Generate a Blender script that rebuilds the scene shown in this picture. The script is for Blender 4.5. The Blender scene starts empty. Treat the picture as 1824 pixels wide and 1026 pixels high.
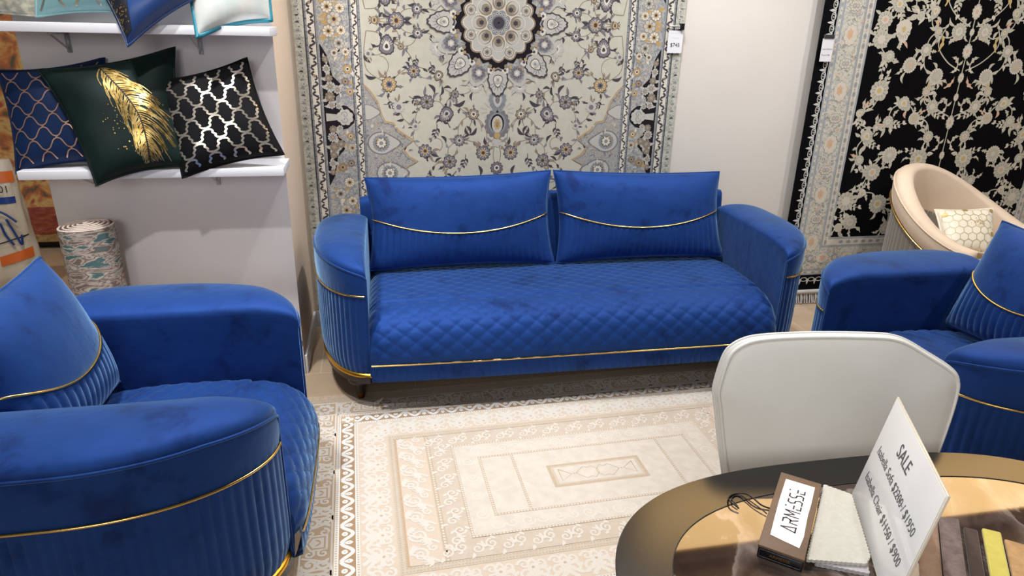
import bpy, math, random
import numpy as np
from mathutils import Vector, Matrix
C = bpy.context.scene.collection
PI = math.pi
sin, cos = math.sin, math.cos
rnd = random.Random(7)

# ------------------------------------------------------------------ materials
def lin(c):
    return tuple((x/12.92 if x <= .04045 else ((x+.055)/1.055)**2.4) for x in [v/255. for v in c])

def mat(name, c, rough=.6, metal=0, c2=None, nscale=8, ndetail=4, sheen=0, sheen_rough=.4, sheen_tint=None,
        bump=0, bscale=200, coat=0, spec=.5, stretch=None, lo=.35, hi=.65, ior=None, trans=0):
    m = bpy.data.materials.new(name); m.use_nodes = True
    nt = m.node_tree; b = nt.nodes['Principled BSDF']
    c = lin(c)
    b.inputs['Base Color'].default_value = (*c, 1)
    b.inputs['Roughness'].default_value = rough
    b.inputs['Metallic'].default_value = metal
    b.inputs['Specular IOR Level'].default_value = spec
    if ior: b.inputs['IOR'].default_value = ior
    if trans: b.inputs['Transmission Weight'].default_value = trans
    if sheen:
        b.inputs['Sheen Weight'].default_value = sheen
        b.inputs['Sheen Roughness'].default_value = sheen_rough
        b.inputs['Sheen Tint'].default_value = (*(lin(sheen_tint) if sheen_tint else (1, 1, 1)), 1)
    if coat: b.inputs['Coat Weight'].default_value = coat; b.inputs['Coat Roughness'].default_value = .05
    tc = nt.nodes.new('ShaderNodeTexCoord'); src = tc.outputs['Object']
    if stretch:
        mp = nt.nodes.new('ShaderNodeMapping'); mp.inputs['Scale'].default_value = stretch
        nt.links.new(src, mp.inputs['Vector']); src = mp.outputs['Vector']
    if c2:
        n = nt.nodes.new('ShaderNodeTexNoise'); n.inputs['Scale'].default_value = nscale; n.inputs['Detail'].default_value = ndetail
        r = nt.nodes.new('ShaderNodeValToRGB')
        r.color_ramp.elements[0].position = lo; r.color_ramp.elements[1].position = hi
        r.color_ramp.elements[0].color = (*c, 1); r.color_ramp.elements[1].color = (*lin(c2), 1)
        nt.links.new(src, n.inputs['Vector']); nt.links.new(n.outputs['Fac'], r.inputs['Fac'])
        nt.links.new(r.outputs['Color'], b.inputs['Base Color'])
    if bump:
        n2 = nt.nodes.new('ShaderNodeTexNoise'); n2.inputs['Scale'].default_value = bscale
        bp = nt.nodes.new('ShaderNodeBump'); bp.inputs['Strength'].default_value = bump; bp.inputs['Distance'].default_value = .002
        nt.links.new(src, n2.inputs['Vector']); nt.links.new(n2.outputs['Fac'], bp.inputs['Height']); nt.links.new(bp.outputs['Normal'], b.inputs['Normal'])
    return m

def ramp_mat(name, stops, kind='noise', scale=20, detail=6, rough=.9, stretch=(1, 1, 1), dist=0, feature='F1', bump=.3, const=False):
    m = bpy.data.materials.new(name); m.use_nodes = True
    nt = m.node_tree; b = nt.nodes['Principled BSDF']; b.inputs['Roughness'].default_value = rough
    tc = nt.nodes.new('ShaderNodeTexCoord'); mp = nt.nodes.new('ShaderNodeMapping'); mp.inputs['Scale'].default_value = stretch
    nt.links.new(tc.outputs['Object'], mp.inputs['Vector']); src = mp.outputs['Vector']
    if kind == 'noise':
        n = nt.nodes.new('ShaderNodeTexNoise'); n.inputs['Detail'].default_value = detail; n.inputs['Distortion'].default_value = dist; out = n.outputs['Fac']
    elif kind == 'voronoi':
        n = nt.nodes.new('ShaderNodeTexVoronoi'); n.feature = feature; out = n.outputs['Distance']
        w = nt.nodes.new('ShaderNodeTexNoise'); w.inputs['Scale'].default_value = scale*.6
        mx = nt.nodes.new('ShaderNodeMixRGB'); mx.blend_type = 'ADD'; mx.inputs[0].default_value = dist
        nt.links.new(src, w.inputs['Vector']); nt.links.new(src, mx.inputs[1]); nt.links.new(w.outputs['Color'], mx.inputs[2]); src = mx.outputs[0]
    n.inputs['Scale'].default_value = scale
    nt.links.new(src, n.inputs['Vector'])
    r = nt.nodes.new('ShaderNodeValToRGB'); cr = r.color_ramp
    if const: cr.interpolation = 'CONSTANT'
    while len(cr.elements) < len(stops): cr.elements.new(.5)
    for e, (p, c) in zip(cr.elements, stops): e.position = p; e.color = (*lin(c), 1)
    nt.links.new(out, r.inputs['Fac']); nt.links.new(r.outputs['Color'], b.inputs['Base Color'])
    if bump:
        bp = nt.nodes.new('ShaderNodeBump'); bp.inputs['Strength'].default_value = bump; bp.inputs['Distance'].default_value = .002
        nt.links.new(out, bp.inputs['Height']); nt.links.new(bp.outputs['Normal'], b.inputs['Normal'])
    return m

def velvet(name, c1, c2, tint, sheen=.75, scale=7):
    """crushed nap: two tones of the pile direction, in soft patches with small brush marks"""
    m = bpy.data.materials.new(name); m.use_nodes = True
    nt = m.node_tree; b = nt.nodes['Principled BSDF']
    b.inputs['Roughness'].default_value = .6; b.inputs['Metallic'].default_value = .35; b.inputs['Specular IOR Level'].default_value = .15
    b.inputs['Sheen Weight'].default_value = sheen; b.inputs['Sheen Roughness'].default_value = .38
    b.inputs['Sheen Tint'].default_value = (*lin(tint), 1)
    tc = nt.nodes.new('ShaderNodeTexCoord')
    n = nt.nodes.new('ShaderNodeTexNoise'); n.inputs['Scale'].default_value = scale; n.inputs['Detail'].default_value = 7; n.inputs['Roughness'].default_value = .62; n.inputs['Distortion'].default_value = .3
    r = nt.nodes.new('ShaderNodeValToRGB'); cr = r.color_ramp
    cr.elements[0].position = .33; cr.elements[0].color = (*lin(c2), 1)
    cr.elements[1].position = .62; cr.elements[1].color = (*lin(c1), 1)
    e = cr.elements.new(.44); e.color = (*[(a*.8+bb*.2) for a, bb in zip(lin(c1), lin(c2))], 1)
    nt.links.new(tc.outputs['Object'], n.inputs['Vector']); nt.links.new(n.outputs['Fac'], r.inputs['Fac'])
    nt.links.new(r.outputs['Color'], b.inputs['Base Color'])
    n3 = nt.nodes.new('ShaderNodeTexNoise'); n3.inputs['Scale'].default_value = 9; n3.inputs['Detail'].default_value = 3
    bp = nt.nodes.new('ShaderNodeBump'); bp.inputs['Strength'].default_value = .25; bp.inputs['Distance'].default_value = .02
    nt.links.new(tc.outputs['Object'], n3.inputs['Vector']); nt.links.new(n3.outputs['Fac'], bp.inputs['Height']); nt.links.new(bp.outputs['Normal'], b.inputs['Normal'])
    return m

def emit(name, c, s):
    m = bpy.data.materials.new(name); m.use_nodes = True
    b = m.node_tree.nodes['Principled BSDF']; b.inputs['Base Color'].default_value = (*c, 1)
    b.inputs['Emission Color'].default_value = (*c, 1); b.inputs['Emission Strength'].default_value = s
    return m

M = {}
M['blue'] = velvet('royal blue velvet', (27, 64, 132), (17, 44, 102), (165, 212, 255))
M['gold'] = mat('polished gold piping', (236, 196, 120), .22, 1)
M['gold_trim'] = mat('gold trim', (224, 170, 60), .3, 1)
M['darkwood'] = mat('dark lacquered wood', (40, 34, 34), .3)
M['legtip'] = mat('bronze leg tip', (120, 86, 40), .3, 1)
M['wall'] = mat('cream wall paint', (222, 214, 204), .85, c2=(226, 219, 210), nscale=2)
M['panel'] = mat('white laminate', (234, 229, 230), .6, c2=(230, 224, 225), nscale=3)
M['beige'] = mat('beige wall paint', (238, 214, 188), .8)
M['white'] = mat('white shelf laminate', (232, 232, 238), .35)
M['skirting'] = mat('white skirting', (225, 224, 226), .4)
M['ceiling'] = mat('grey ceiling', (120, 112, 104), .9)

# ------------------------------------------------------------------ mesh helpers
def obj(name, vs, fs, m=None, parent=None, smooth=True, mats=None, mi=None):
    me = bpy.data.meshes.new(name)
    me.from_pydata([tuple(v) for v in vs], [], fs)
    for x in (mats or ([m] if m else [])): me.materials.append(x)
    if mi is not None: me.polygons.foreach_set('material_index', mi)
    if smooth: me.polygons.foreach_set('use_smooth', [True]*len(me.polygons))
    me.update()
    o = bpy.data.objects.new(name, me); C.objects.link(o)
    if parent: o.parent = parent
    return o

def empty(name, loc=(0, 0, 0), rz=0):
    o = bpy.data.objects.new(name, None); C.objects.link(o); o.location = loc; o.rotation_euler = (0, 0, rz); o.empty_display_size = .1
    return o

def tag(o, label=None, cat=None, group=None, kind=None):
    if label: o['label'] = label
    if cat: o['category'] = cat
    if group: o['group'] = group
    if kind: o['kind'] = kind
    return o

def struct(o): o['kind'] = 'structure'; return o

class MB:
    def __init__(s): s.v = []; s.f = []; s.mi = []
    def add(s, vs, fs, mi=0):
        n = len(s.v); s.v += [tuple(v) for v in vs]; s.f += [tuple(i+n for i in f) for f in fs]; s.mi += [mi]*len(fs)
    def box(s, a, b, mi=0):
        x0, y0, z0 = a; x1, y1, z1 = b
        s.add([(x0, y0, z0), (x1, y0, z0), (x1, y1, z0), (x0, y1, z0), (x0, y0, z1), (x1, y0, z1), (x1, y1, z1), (x0, y1, z1)],
              [(0, 3, 2, 1), (4, 5, 6, 7), (0, 1, 5, 4), (1, 2, 6, 5), (2, 3, 7, 6), (3, 0, 4, 7)], mi)
    def grid(s, rows, mi=0, closed_u=False, flip=False):
        nr, nc = len(rows), len(rows[0]); vs = [p for r in rows for p in r]; fs = []
        for i in range(nr-1):
            for j in range(nc if closed_u else nc-1):
                k = (j+1) % nc
                f = (i*nc+j, i*nc+k, (i+1)*nc+k, (i+1)*nc+j)
                fs.append(f[::-1] if flip else f)
        s.add(vs, fs, mi)
    def tube(s, pts, r, n=8, mi=0, cap=True, closed=False):
        pts = [Vector(p) for p in pts]; rows = []; N = len(pts); prev = None
        for i, p in enumerate(pts):
            if closed: t = pts[(i+1) % N]-pts[(i-1) % N]
            else: t = pts[min(i+1, N-1)]-pts[max(i-1, 0)]
            if t.length < 1e-9: t = Vector((0, 0, 1))
            t.normalize()
            if prev is None:
                a = Vector((0, 0, 1)) if abs(t.z) < .9 else Vector((1, 0, 0)); prev = t.cross(a).normalized()
            u = (prev-t*prev.dot(t)).normalized(); prev = u; w = t.cross(u)
            rr = r[i] if isinstance(r, (list, tuple)) else r
            rows.append([p+u*rr*cos(2*PI*k/n)+w*rr*sin(2*PI*k/n) for k in range(n)])
        if closed: rows.append(rows[0])
        s.grid(rows, mi, True)
        if cap and not closed:
            s.add(rows[0], [tuple(range(n))[::-1]], mi); s.add(rows[-1], [tuple(range(n))], mi)
    def lathe(s, prof, c=(0, 0), n=20, mi=0):
        rows = [[(c[0]+r*cos(2*PI*k/n), c[1]+r*sin(2*PI*k/n), z) for k in range(n)] for r, z in prof]
        s.grid(rows, mi, True)
        s.add(rows[0], [tuple(range(n))[::-1]], mi); s.add(rows[-1], [tuple(range(n))], mi)
    def prism(s, poly, z0, z1, mi=0):
        n = len(poly); vs = [(x, y, z0) for x, y in poly]+[(x, y, z1) for x, y in poly]
        s.add(vs, [tuple(range(n))[::-1], tuple(range(n, 2*n))]+[(i, (i+1) % n, n+(i+1) % n, n+i) for i in range(n)], mi)
    def build(s, name, m, parent=None, smooth=True, bevel=0, seg=3, mats=None):
        o = obj(name, s.v, s.f, m, parent, smooth, mats, s.mi if mats else None)
        if bevel:
            b = o.modifiers.new('bevel', 'BEVEL'); b.width = bevel; b.segments = seg; b.limit_method = 'ANGLE'; b.angle_limit = .6
            b.harden_normals = False
        return o

def crom(P, n=8, closed=False):
    """Catmull-Rom through points"""
    P = [np.array(p, float) for p in P]; N = len(P); out = []
    for i in range(N if closed else N-1):
        if closed: p0, p1, p2, p3 = P[i-1], P[i], P[(i+1) % N], P[(i+2) % N]
        else: p0, p1, p2, p3 = P[max(i-1, 0)], P[i], P[i+1], P[min(i+2, N-1)]
        for k in range(n):
            t = k/n
            out.append(.5*((2*p1)+(p2-p0)*t+(2*p0-5*p1+4*p2-p3)*t*t+(3*p1-p0-3*p2+p3)*t**3))
    if not closed: out.append(P[-1])
    return [tuple(p) for p in out]

def rbox(name, a, b, r, m, parent=None, seg=4):
    q = MB(); q.box(a, b); return q.build(name, m, parent, True, r, seg)

def text_mesh(s, size, name, m, parent, T, align='CENTER', shear=0, sx=1, bold=0):
    cu = bpy.data.curves.new('t', 'FONT'); cu.body = s; cu.size = size; cu.align_x = align; cu.align_y = 'CENTER'; cu.shear = shear; cu.offset = bold
    cu.resolution_u = 3
    o = bpy.data.objects.new('t', cu); C.objects.link(o)
    dg = bpy.context.evaluated_depsgraph_get(); dg.update()
    me = bpy.data.meshes.new_from_object(o.evaluated_get(dg))
    bpy.data.objects.remove(o)
    me.transform(Matrix.Diagonal((sx, 1, 1, 1))); me.transform(T)
    me.materials.clear(); me.materials.append(m)
    r = bpy.data.objects.new(name, me); C.objects.link(r); r.parent = parent
    return r

def frame(o, x, y):
    """matrix with origin o, x axis, y axis"""
    x = Vector(x).normalized(); y = Vector(y); y = (y-x*y.dot(x)).normalized(); z = x.cross(y)
    return Matrix(((x[0], y[0], z[0], o[0]), (x[1], y[1], z[1], o[1]), (x[2], y[2], z[2], o[2]), (0, 0, 0, 1)))

# ------------------------------------------------------------------ flat ornament engine (woven or printed pattern as thin raised shapes)
class Art:
    def __init__(s, step=.0004, jit=1.1e-5): s.P = []; s.step = step; s.jit = jit; s.T = [lambda x, y: (x, y)]; s.n = 0
    def _emit(s, vs, fs, m, h):
        seen = []
        for T in s.T:
            q = [T(x, y) for x, y in vs]; c = (round(sum(p[0] for p in q)/len(q), 4), round(sum(p[1] for p in q)/len(q), 4))
            if c in seen: continue
            seen.append(c); s.P.append((q, fs, m, h)); s.n += len(fs)
    def poly(s, pts, m, h): s._emit(pts, [tuple(range(len(pts)))], m, h)
    def rect(s, x0, y0, x1, y1, m, h): s.poly([(x0, y0), (x1, y0), (x1, y1), (x0, y1)], m, h)
    def ribbon(s, pts, w0, w1, m, h, taper=None):
        pts = [tuple(p) for p in pts]; N = len(pts); L = []; R = []
        for i, (x, y) in enumerate(pts):
            a = pts[max(i-1, 0)]; b = pts[min(i+1, N-1)]; dx, dy = b[0]-a[0], b[1]-a[1]; d = math.hypot(dx, dy) or 1
            t = i/(N-1); w = (w0+(w1-w0)*t)/2
            if taper: w *= max(.15, sin(PI*min(1, t*1.0+.02)))**taper
            L.append((x-dy/d*w, y+dx/d*w)); R.append((x+dy/d*w, y-dx/d*w))
        s._emit(L+R, [(i, i+1, N+i+1, N+i) for i in range(N-1)], m, h)
    def disc(s, cx, cy, rx, ry=None, m=0, h=1, n=14, rot=0):
        ry = ry or rx; c, q = cos(rot), sin(rot)
        s.poly([(cx+c*rx*cos(a)-q*ry*sin(a), cy+q*rx*cos(a)+c*ry*sin(a)) for a in [2*PI*k/n for k in range(n)]], m, h)
    def scallop(s, cx, cy, r, n, amp, m, h, rot=0, ry=None, sharp=1):
        N = n*6; ky = (ry or r)/r; pts = []
        for k in range(N):
            a = 2*PI*k/N; q = abs(sin(n*a/2))**sharp; rr = r*(1-amp+amp*q)
            x, y = rr*cos(a), rr*sin(a)*ky; pts.append((cx+x*cos(rot)-y*sin(rot), cy+x*sin(rot)+y*cos(rot)))
        s.poly(pts, m, h)
    def leaf(s, cx, cy, ang, ln, wd, m, h, bend=.25, serr=0, mid=None):
        up, dn = [], []; N = 10 if not serr else 4*serr
        for i in range(N+1):
            t = i/N; x = ln*t; c = bend*ln*sin(PI*t*.9)*.5; w = wd*.5*sin(PI*t**.75)
            if serr: w *= (1.15 if i % 4 < 2 else .6)
            up.append((x, c+w)); dn.append((x, c-w))
        P = up+dn[::-1][1:-1]; ca, sa = cos(ang), sin(ang)
        s.poly([(cx+x*ca-y*sa, cy+x*sa+y*ca) for x, y in P], m, h)
        if mid is not None:
            q = [(ln*t, bend*ln*sin(PI*t*.9)*.5) for t in (.05, .3, .55, .8)]
            s.ribbon([(cx+x*ca-y*sa, cy+x*sa+y*ca) for x, y in q], wd*.12, wd*.04, mid, h+1)
    def spiral(s, cx, cy, r, a0, turns, w, m, h, sgn=1, r1=.12):
        N = int(14*abs(turns))+4
        s.ribbon([(cx+r*(1-(1-r1)*t)*cos(a0+sgn*2*PI*turns*t), cy+r*(1-(1-r1)*t)*sin(a0+sgn*2*PI*turns*t)) for t in [i/N for i in range(N+1)]], w, w*.7, m, h)
    def build(s, name, mats, parent, fn):
        vs = []; fs = []; mi = []; i_ = 0
        for pv, pf, m, h in s.P:
            n = len(vs); i_ += 1; hh = h*s.step+(i_ % 11)*s.jit
            vs += [fn(x, y, hh) for x, y in pv]
            for f in pf: fs.append(tuple(i+n for i in f)); mi.append(m)
        return obj(name, vs, fs, None, parent, False, mats, mi)

def mirrors(x=True, y=True):
    T = [lambda a, b: (a, b)]
    if x: T.append(lambda a, b: (-a, b))
    if y: T += [lambda a, b: (a, -b)]+([lambda a, b: (-a, -b)] if x else [])
    return T

# ------------------------------------------------------------------ camera
CAM = [[0.9822133, -0.1865705, 0.0211760], [-0.0473005, -0.3549898, -0.9336728], [0.1817131, 0.9160642, -0.3575006]]
cam = bpy.data.cameras.new('camera'); co = bpy.data.objects.new('camera', cam); C.objects.link(co)
r, d, f = (Vector(v) for v in CAM)
co.matrix_world = Matrix(((r[0], -d[0], -f[0], 0), (r[1], -d[1], -f[1], 0), (r[2], -d[2], -f[2], 1.6), (0, 0, 0, 1)))
cam.sensor_width = 36; cam.lens = 36*1212/1824; cam.clip_start = .05
bpy.context.scene.camera = co

# ------------------------------------------------------------------ the shell
YW = 3.66      # back wall
def plane_box(name, a, b, m):
    q = MB(); q.box(a, b); return struct(q.build(name, m, None, False))
mfl = bpy.data.materials.new('beige floor tile'); mfl.use_nodes = True
nt = mfl.node_tree; b = nt.nodes['Principled BSDF']; b.inputs['Roughness'].default_value = .28
tc = nt.nodes.new('ShaderNodeTexCoord'); mp = nt.nodes.new('ShaderNodeMapping'); mp.inputs['Location'].default_value = (.335, .07, 0)
br = nt.nodes.new('ShaderNodeTexBrick'); br.offset = 0.5; br.inputs['Scale'].default_value = 1; br.inputs['Brick Width'].default_value = .9; br.inputs['Row Height'].default_value = .45
br.inputs['Mortar Size'].default_value = .0025; br.inputs['Color1'].default_value = (*lin((214, 188, 158)), 1); br.inputs['Color2'].default_value = (*lin((208, 182, 152)), 1); br.inputs['Mortar'].default_value = (*lin((232, 216, 192)), 1)
nz = nt.nodes.new('ShaderNodeTexNoise'); nz.inputs['Scale'].default_value = 6; nz.inputs['Detail'].default_value = 6
mx = nt.nodes.new('ShaderNodeMixRGB'); mx.blend_type = 'MULTIPLY'; mx.inputs[0].default_value = .35
nt.links.new(tc.outputs['Object'], mp.inputs['Vector']); nt.links.new(mp.outputs['Vector'], br.inputs['Vector']); nt.links.new(mp.outputs['Vector'], nz.inputs['Vector'])
nt.links.new(br.outputs['Color'], mx.inputs[1]); nt.links.new(nz.outputs['Fac'], mx.inputs[2]); nt.links.new(mx.outputs[0], b.inputs['Base Color'])
plane_box('floor', (-5, -2.2, -.1), (7, 5.6, 0), mfl)
plane_box('wall_back', (-.405, YW, 0), (7, YW+.15, 3.6), M['wall'])
plane_box('wall_rear', (-5, 5.4, 0), (-.405, 5.55, 3.6), M['wall'])
plane_box('ceiling', (-5, -2.2, 3.6), (7, 5.6, 3.7), M['ceiling'])
# partition that carries the shelves: white face to the room, beige return
q = MB(); q.box((-1.345, 3.08, 0), (-.405, 5.4, 3.6))
o = q.build('wall_left', None, None, False, mats=[M['panel'], M['beige']])
for p in o.data.polygons: p.material_index = 1 if p.normal.x > .5 else 0
struct(o)
struct(rbox('baseboard_back', (-.39, YW-.014, 0), (7, YW, .095), .003, M['skirting']))
struct(rbox('baseboard_left', (-.405, 3.09, 0), (-.391, YW-.014, .095), .003, M['skirting']))

# luminous header above the rugs: a warm lit cove running along the top of the back wall
q = MB(); q.box((1.70, YW-.05, 2.76), (5.6, YW, 2.80)); q.box((1.70, YW-.05, 3.44), (5.6, YW, 3.5))
mcove = mat('bronze cove frame', (120, 95, 60), .4, .6)
o = struct(q.build('trim_1', mcove, None, False))
q = MB(); q.box((1.72, YW-.03, 2.80), (5.58, YW-.005, 3.44)); q.build('light_diffuser', emit('warm lit panel', (1, .64, .27), 8), o, False)

# ------------------------------------------------------------------ lounge furniture
def arm_plan(W, sg, w=.285, Lc=.45, A=.76, rb=.17):
    P = []
    for i in range(41):
        th = i/40*PI/2; P.append((Lc*(1-cos(th)), w*sin(th)))
    for s in np.linspace(Lc, A-rb, 10)[1:]: P.append((s, w))
    for i in range(1, 17):
        th = i/16*PI/2; P.append((A-rb+rb*sin(th), w-rb+rb*cos(th)))
    # resample by arc length
    D = [0]
    for a, b_ in zip(P, P[1:]): D.append(D[-1]+math.dist(a, b_))
    return P, D

def lounge(name, W, aw, label, cat, loc, rz, seedc):
    root = empty(name, loc, rz); tag(root, label, cat)
    bl = M['blue']; ZG, ZB = .55, .178
    for sg in (-1, 1):
        P, D = arm_plan(W, sg, aw); L = D[-1]; step = .0045; n = int(L/step)
        S = []
        for i in range(n+1):
            a = L*i/n; S.append((np.interp(a, D, [p[0] for p in P]), np.interp(a, D, [p[1] for p in P]), a))
        def outer(i, z, disp=0):
            s, o_, a = S[i]; s0, o0, _ = S[max(i-1, 0)]; s1, o1, _ = S[min(i+1, n)]
            ty, tx = s1-s0, o1-o0; l = math.hypot(tx, ty) or 1; nx, ny = ty/l, -tx/l
            return (sg*(W/2+o_+nx*disp), s+ny*disp, z)
        zp = lambda o_: .625+.055*min(1, o_/.2)**.6
        zs = [ZB, .20, .24, .3, .36, .42, .48, .52, .543, .556]
        rows = []
        for z in zs:
            k = 1 if z < .55 else 0
            tuck = -.018*max(0, (.26-z)/.09)**1.5 if z < .26 else 0
            rows.append([outer(i, z, tuck+k*(.006*abs(sin(PI*S[i][2]/.028))**.55-.004)*min(1, (z-.165)/.03)) for i in range(n+1)])
        for t in (.3, .65, 1):
            rows.append([outer(i, .556+(zp(S[i][1])-.556)*t, .004*sin(PI*t)) for i in range(n+1)])
        q = MB(); q.grid(rows, 0, False, sg < 0)
        arm = q.build('arm', bl, root)
        # roll over the top and inner face
        rows = []; ks = 18; idx = list(range(0, n+1, 3))
        if idx[-1] != n: idx.append(n)
        for i in idx:
            s, o_, a = S[i]; row = []; z0 = zp(o_); H = .012+.035*min(1, o_/.22)
            for k in range(ks+1):
                ph = PI*k/ks
                t = (1-cos(ph))/2; x = o_*(1-t)
                z = z0+H*sin(ph)**.75
                row.append((sg*(W/2+x), s, z))
            for z in (z0-.02, z0-.08, z0-.2, .3, .2): row.append((sg*(W/2), s+.0, z))
            rows.append(row)
        q = MB(); q.grid(rows, 0, False, sg > 0)
        q.build('armrest', bl, root)
        q = MB(); q.tube([outer(i, ZG, .003) for i in range(2, n+1, 3)], .0042, 6); g = q.build('piping', M['gold'], arm); g['label'] = 'gold piping'
        q = MB(); q.tube([outer(i, zp(S[i][1])+.001, .001) for i in range(0, n+1, 3)], .0045, 6)
        q.tube([outer(0, z, .001) for z in np.linspace(zp(0), ZB, 12)], .004, 6); q.build('seam', bl, arm)
        rows = [[outer(i, z, dd) for i in range(0, n+1, 3)] for z, dd in ((ZB-.012, -.03), (ZB-.014, -.008), (ZB-.006, -.003), (ZB+.006, -.008), (ZB+.006, -.03))]
        q = MB(); q.grid(rows); g = q.build('base_trim', M['gold_trim'], arm); g['label'] = 'gold base trim'
        # underside
        poly = [(outer(i, 0)[0]-sg*.012, outer(i, 0)[1]) for i in range(4, n+1, 4)]+[(sg*W/2, .76), (sg*W/2, .02)]
        q = MB(); q.prism(poly if sg > 0 else poly[::-1], .14, ZB-.005); q.build('base', M['darkwood'], root, False)
    # back
    q = MB(); hw = W/2+.13
    rows = []
    for k in range(9):
        t = k/8; rows.append([(x, y, z) for x, y, z in ((-hw, .70, .18+t*.44), (hw, .70, .18+t*.44))])
    q.box((-hw, .70, .18), (hw, .85, .63)); q.build('back', bl, root, True, .04, 4)
    q = MB(); hb = W/2+.035; prof = []
    ys0 = [(.665, .40), (.69, .55), (.72, .68), (.735, .75), (.75, .785), (.785, .80), (.825, .785), (.845, .75), (.85, .6), (.85, .4)]
    rows = []
    for i in range(25):
        u = i/24*2-1; e = 1-max(0, (abs(u)*hb-(hb-.07))/.07)**2*.5 if abs(u)*hb > hb-.07 else 1
        e = max(.45, e); row = []
        for (y, z) in ys0: row.append((u*hb, .76+(y-.76)*e, .4+(z-.4)*(.93+.07*e)))
        rows.append(row)
    q.grid(rows); q.add(rows[0], [tuple(range(len(ys0)))]); q.add(rows[-1], [tuple(range(len(ys0)))[::-1]])
    br_ = q.build('backrest', bl, root)
    # frame under the seat
    rbox('frame', (-W/2+.002, .03, .15), (W/2-.002, .80, .3), .005, M['darkwood'], root)
    # quilted seat
    nx = int(W/.0065); prof = []
    for y in np.arange(.665, .17, -.0065): prof.append((y, .44+.012*sin(PI*(y)/.66)-.02*((y-.42)/.25 if y > .42 else 0)**2, 0, 1))
    m0 = len(prof)
    for k in range(46):
        a = k/45*PI/2; y = .17-.20*sin(a)**.85 if k else .17; z = .242+.2*cos(a)**.8
        prof.append((y, z, -sin(a), cos(a)))
    arc = [0]
    for a_, b_ in zip(prof, prof[1:]): arc.append(arc[-1]+math.hypot(a_[0]-b_[0], a_[1]-b_[1]))
    rows = []
    dw, dh = .088, .064
    for (y, z, ny, nz_), s in zip(prof, arc):
        row = []
        for i in range(nx+1):
            x = -W/2+.002+(W-.004)*i/nx; e = max(0, (abs(x)-(W/2-.06))/.06)
            crown = .012*(1-(2*x/W)**4); drop = .03*e**2.5
            a, b_ = x/dw+s/dh, x/dw-s/dh
            pf = (abs(sin(PI*a))*abs(sin(PI*b_)))**.24*.0085
            fr = (-.012*(1-(2*x/W)**4)+.022*e**2) if ny < 0 else 0
            k = max(0, min(1, (z-.245)/.03))
            row.append((x, y+ny*(pf*k)+fr*(-ny), z+nz_*(pf+crown-drop)*k-drop*.3))
        rows.append(row)
    q = MB(); q.grid(rows)
    for c_ in (0, -1):   # closed ends of the seat pad
        pr = [r_[c_] for r_ in rows[m0-4:]]; cap = pr+[(pr[-1][0], pr[-1][1]+.006, .152), (pr[-1][0], .22, .152)]
        q.add(cap, [tuple(range(len(cap)))])
    seat = q.build('seat', bl, root); seat['label'] = 'diamond-quilted seat'
    # pleated apron below the seat
    rows = []
    nx = int(W/.004)
    for z in (.15, .16, .2, .235, .246):
        row = []
        for i in range(nx+1):
            x = -W/2+.003+(W-.006)*i/nx
            row.append((x, -.022-.012*(1-(2*x/W)**4)-(.0055*abs(sin(PI*x/.033))**.5 if .155 < z < .24 else 0)+(.02 if z < .155 else 0), z))
        rows.append(row)
    q = MB(); q.grid(rows); ap = q.build('apron', bl, root)
    q = MB(); q.tube([(x, -.033-.012*(1-(2*x/W)**4), .243) for x in np.linspace(-W/2+.004, W/2-.004, 60)], .0042, 6)
    g = q.build('piping', M['gold'], root); g['label'] = 'gold piping'
    # legs
    for lx in (-1, 1):
        for ly in (.13, .68):
            q = MB(); c = (lx*(W/2+.055), ly)
            q.lathe([(.056, .172), (.056, .142), (.044, .134), (.05, .118), (.056, .106), (.05, .094), (.03, .084), (.024, .078), (.018, .035)], c, 20)
            lg = q.build('leg', M['darkwood'], root)
            q = MB(); q.lathe([(.046, .138), (.053, .130), (.050, .119)], c, 20); q.build('ring', M['gold_trim'], lg)
            q = MB(); q.lathe([(.020, .036), (.015, 0)], c, 16); q.build('tip', M['legtip'], lg)
    # loose back cushions stay with the suite but can be lifted: things of their own
    return root

def pillow_fn(BL, BR, TR, TL, T, Tb, ex=.5, pinch=.03):
    BL, BR, TR, TL = (np.array(p, float) for p in (BL, BR, TR, TL))
    def base(u, v):
        du = pinch*(4*v*(1-v)); dv = pinch*(4*u*(1-u))
        u2 = u*(1-2*du)+du; v2 = v*(1-2*dv)+dv
        return (1-u2)*(1-v2)*BL+u2*(1-v2)*BR+u2*v2*TR+(1-u2)*v2*TL
    n = np.cross(BR-BL, TL-BL); n /= np.linalg.norm(n)
    def prof(u, v):
        a = max(0., 1-abs(2*u-1)**2.6)*max(0., 1-abs(2*v-1)**2.6); return a**ex
    def F(u, v, h=0, side=1): return base(u, v)+n*((T if side > 0 else -Tb)*prof(u, v)*side*side+(h if side > 0 else -h)) if side > 0 else base(u, v)-n*(Tb*prof(u, v)+h)
    return F, base, n

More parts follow.
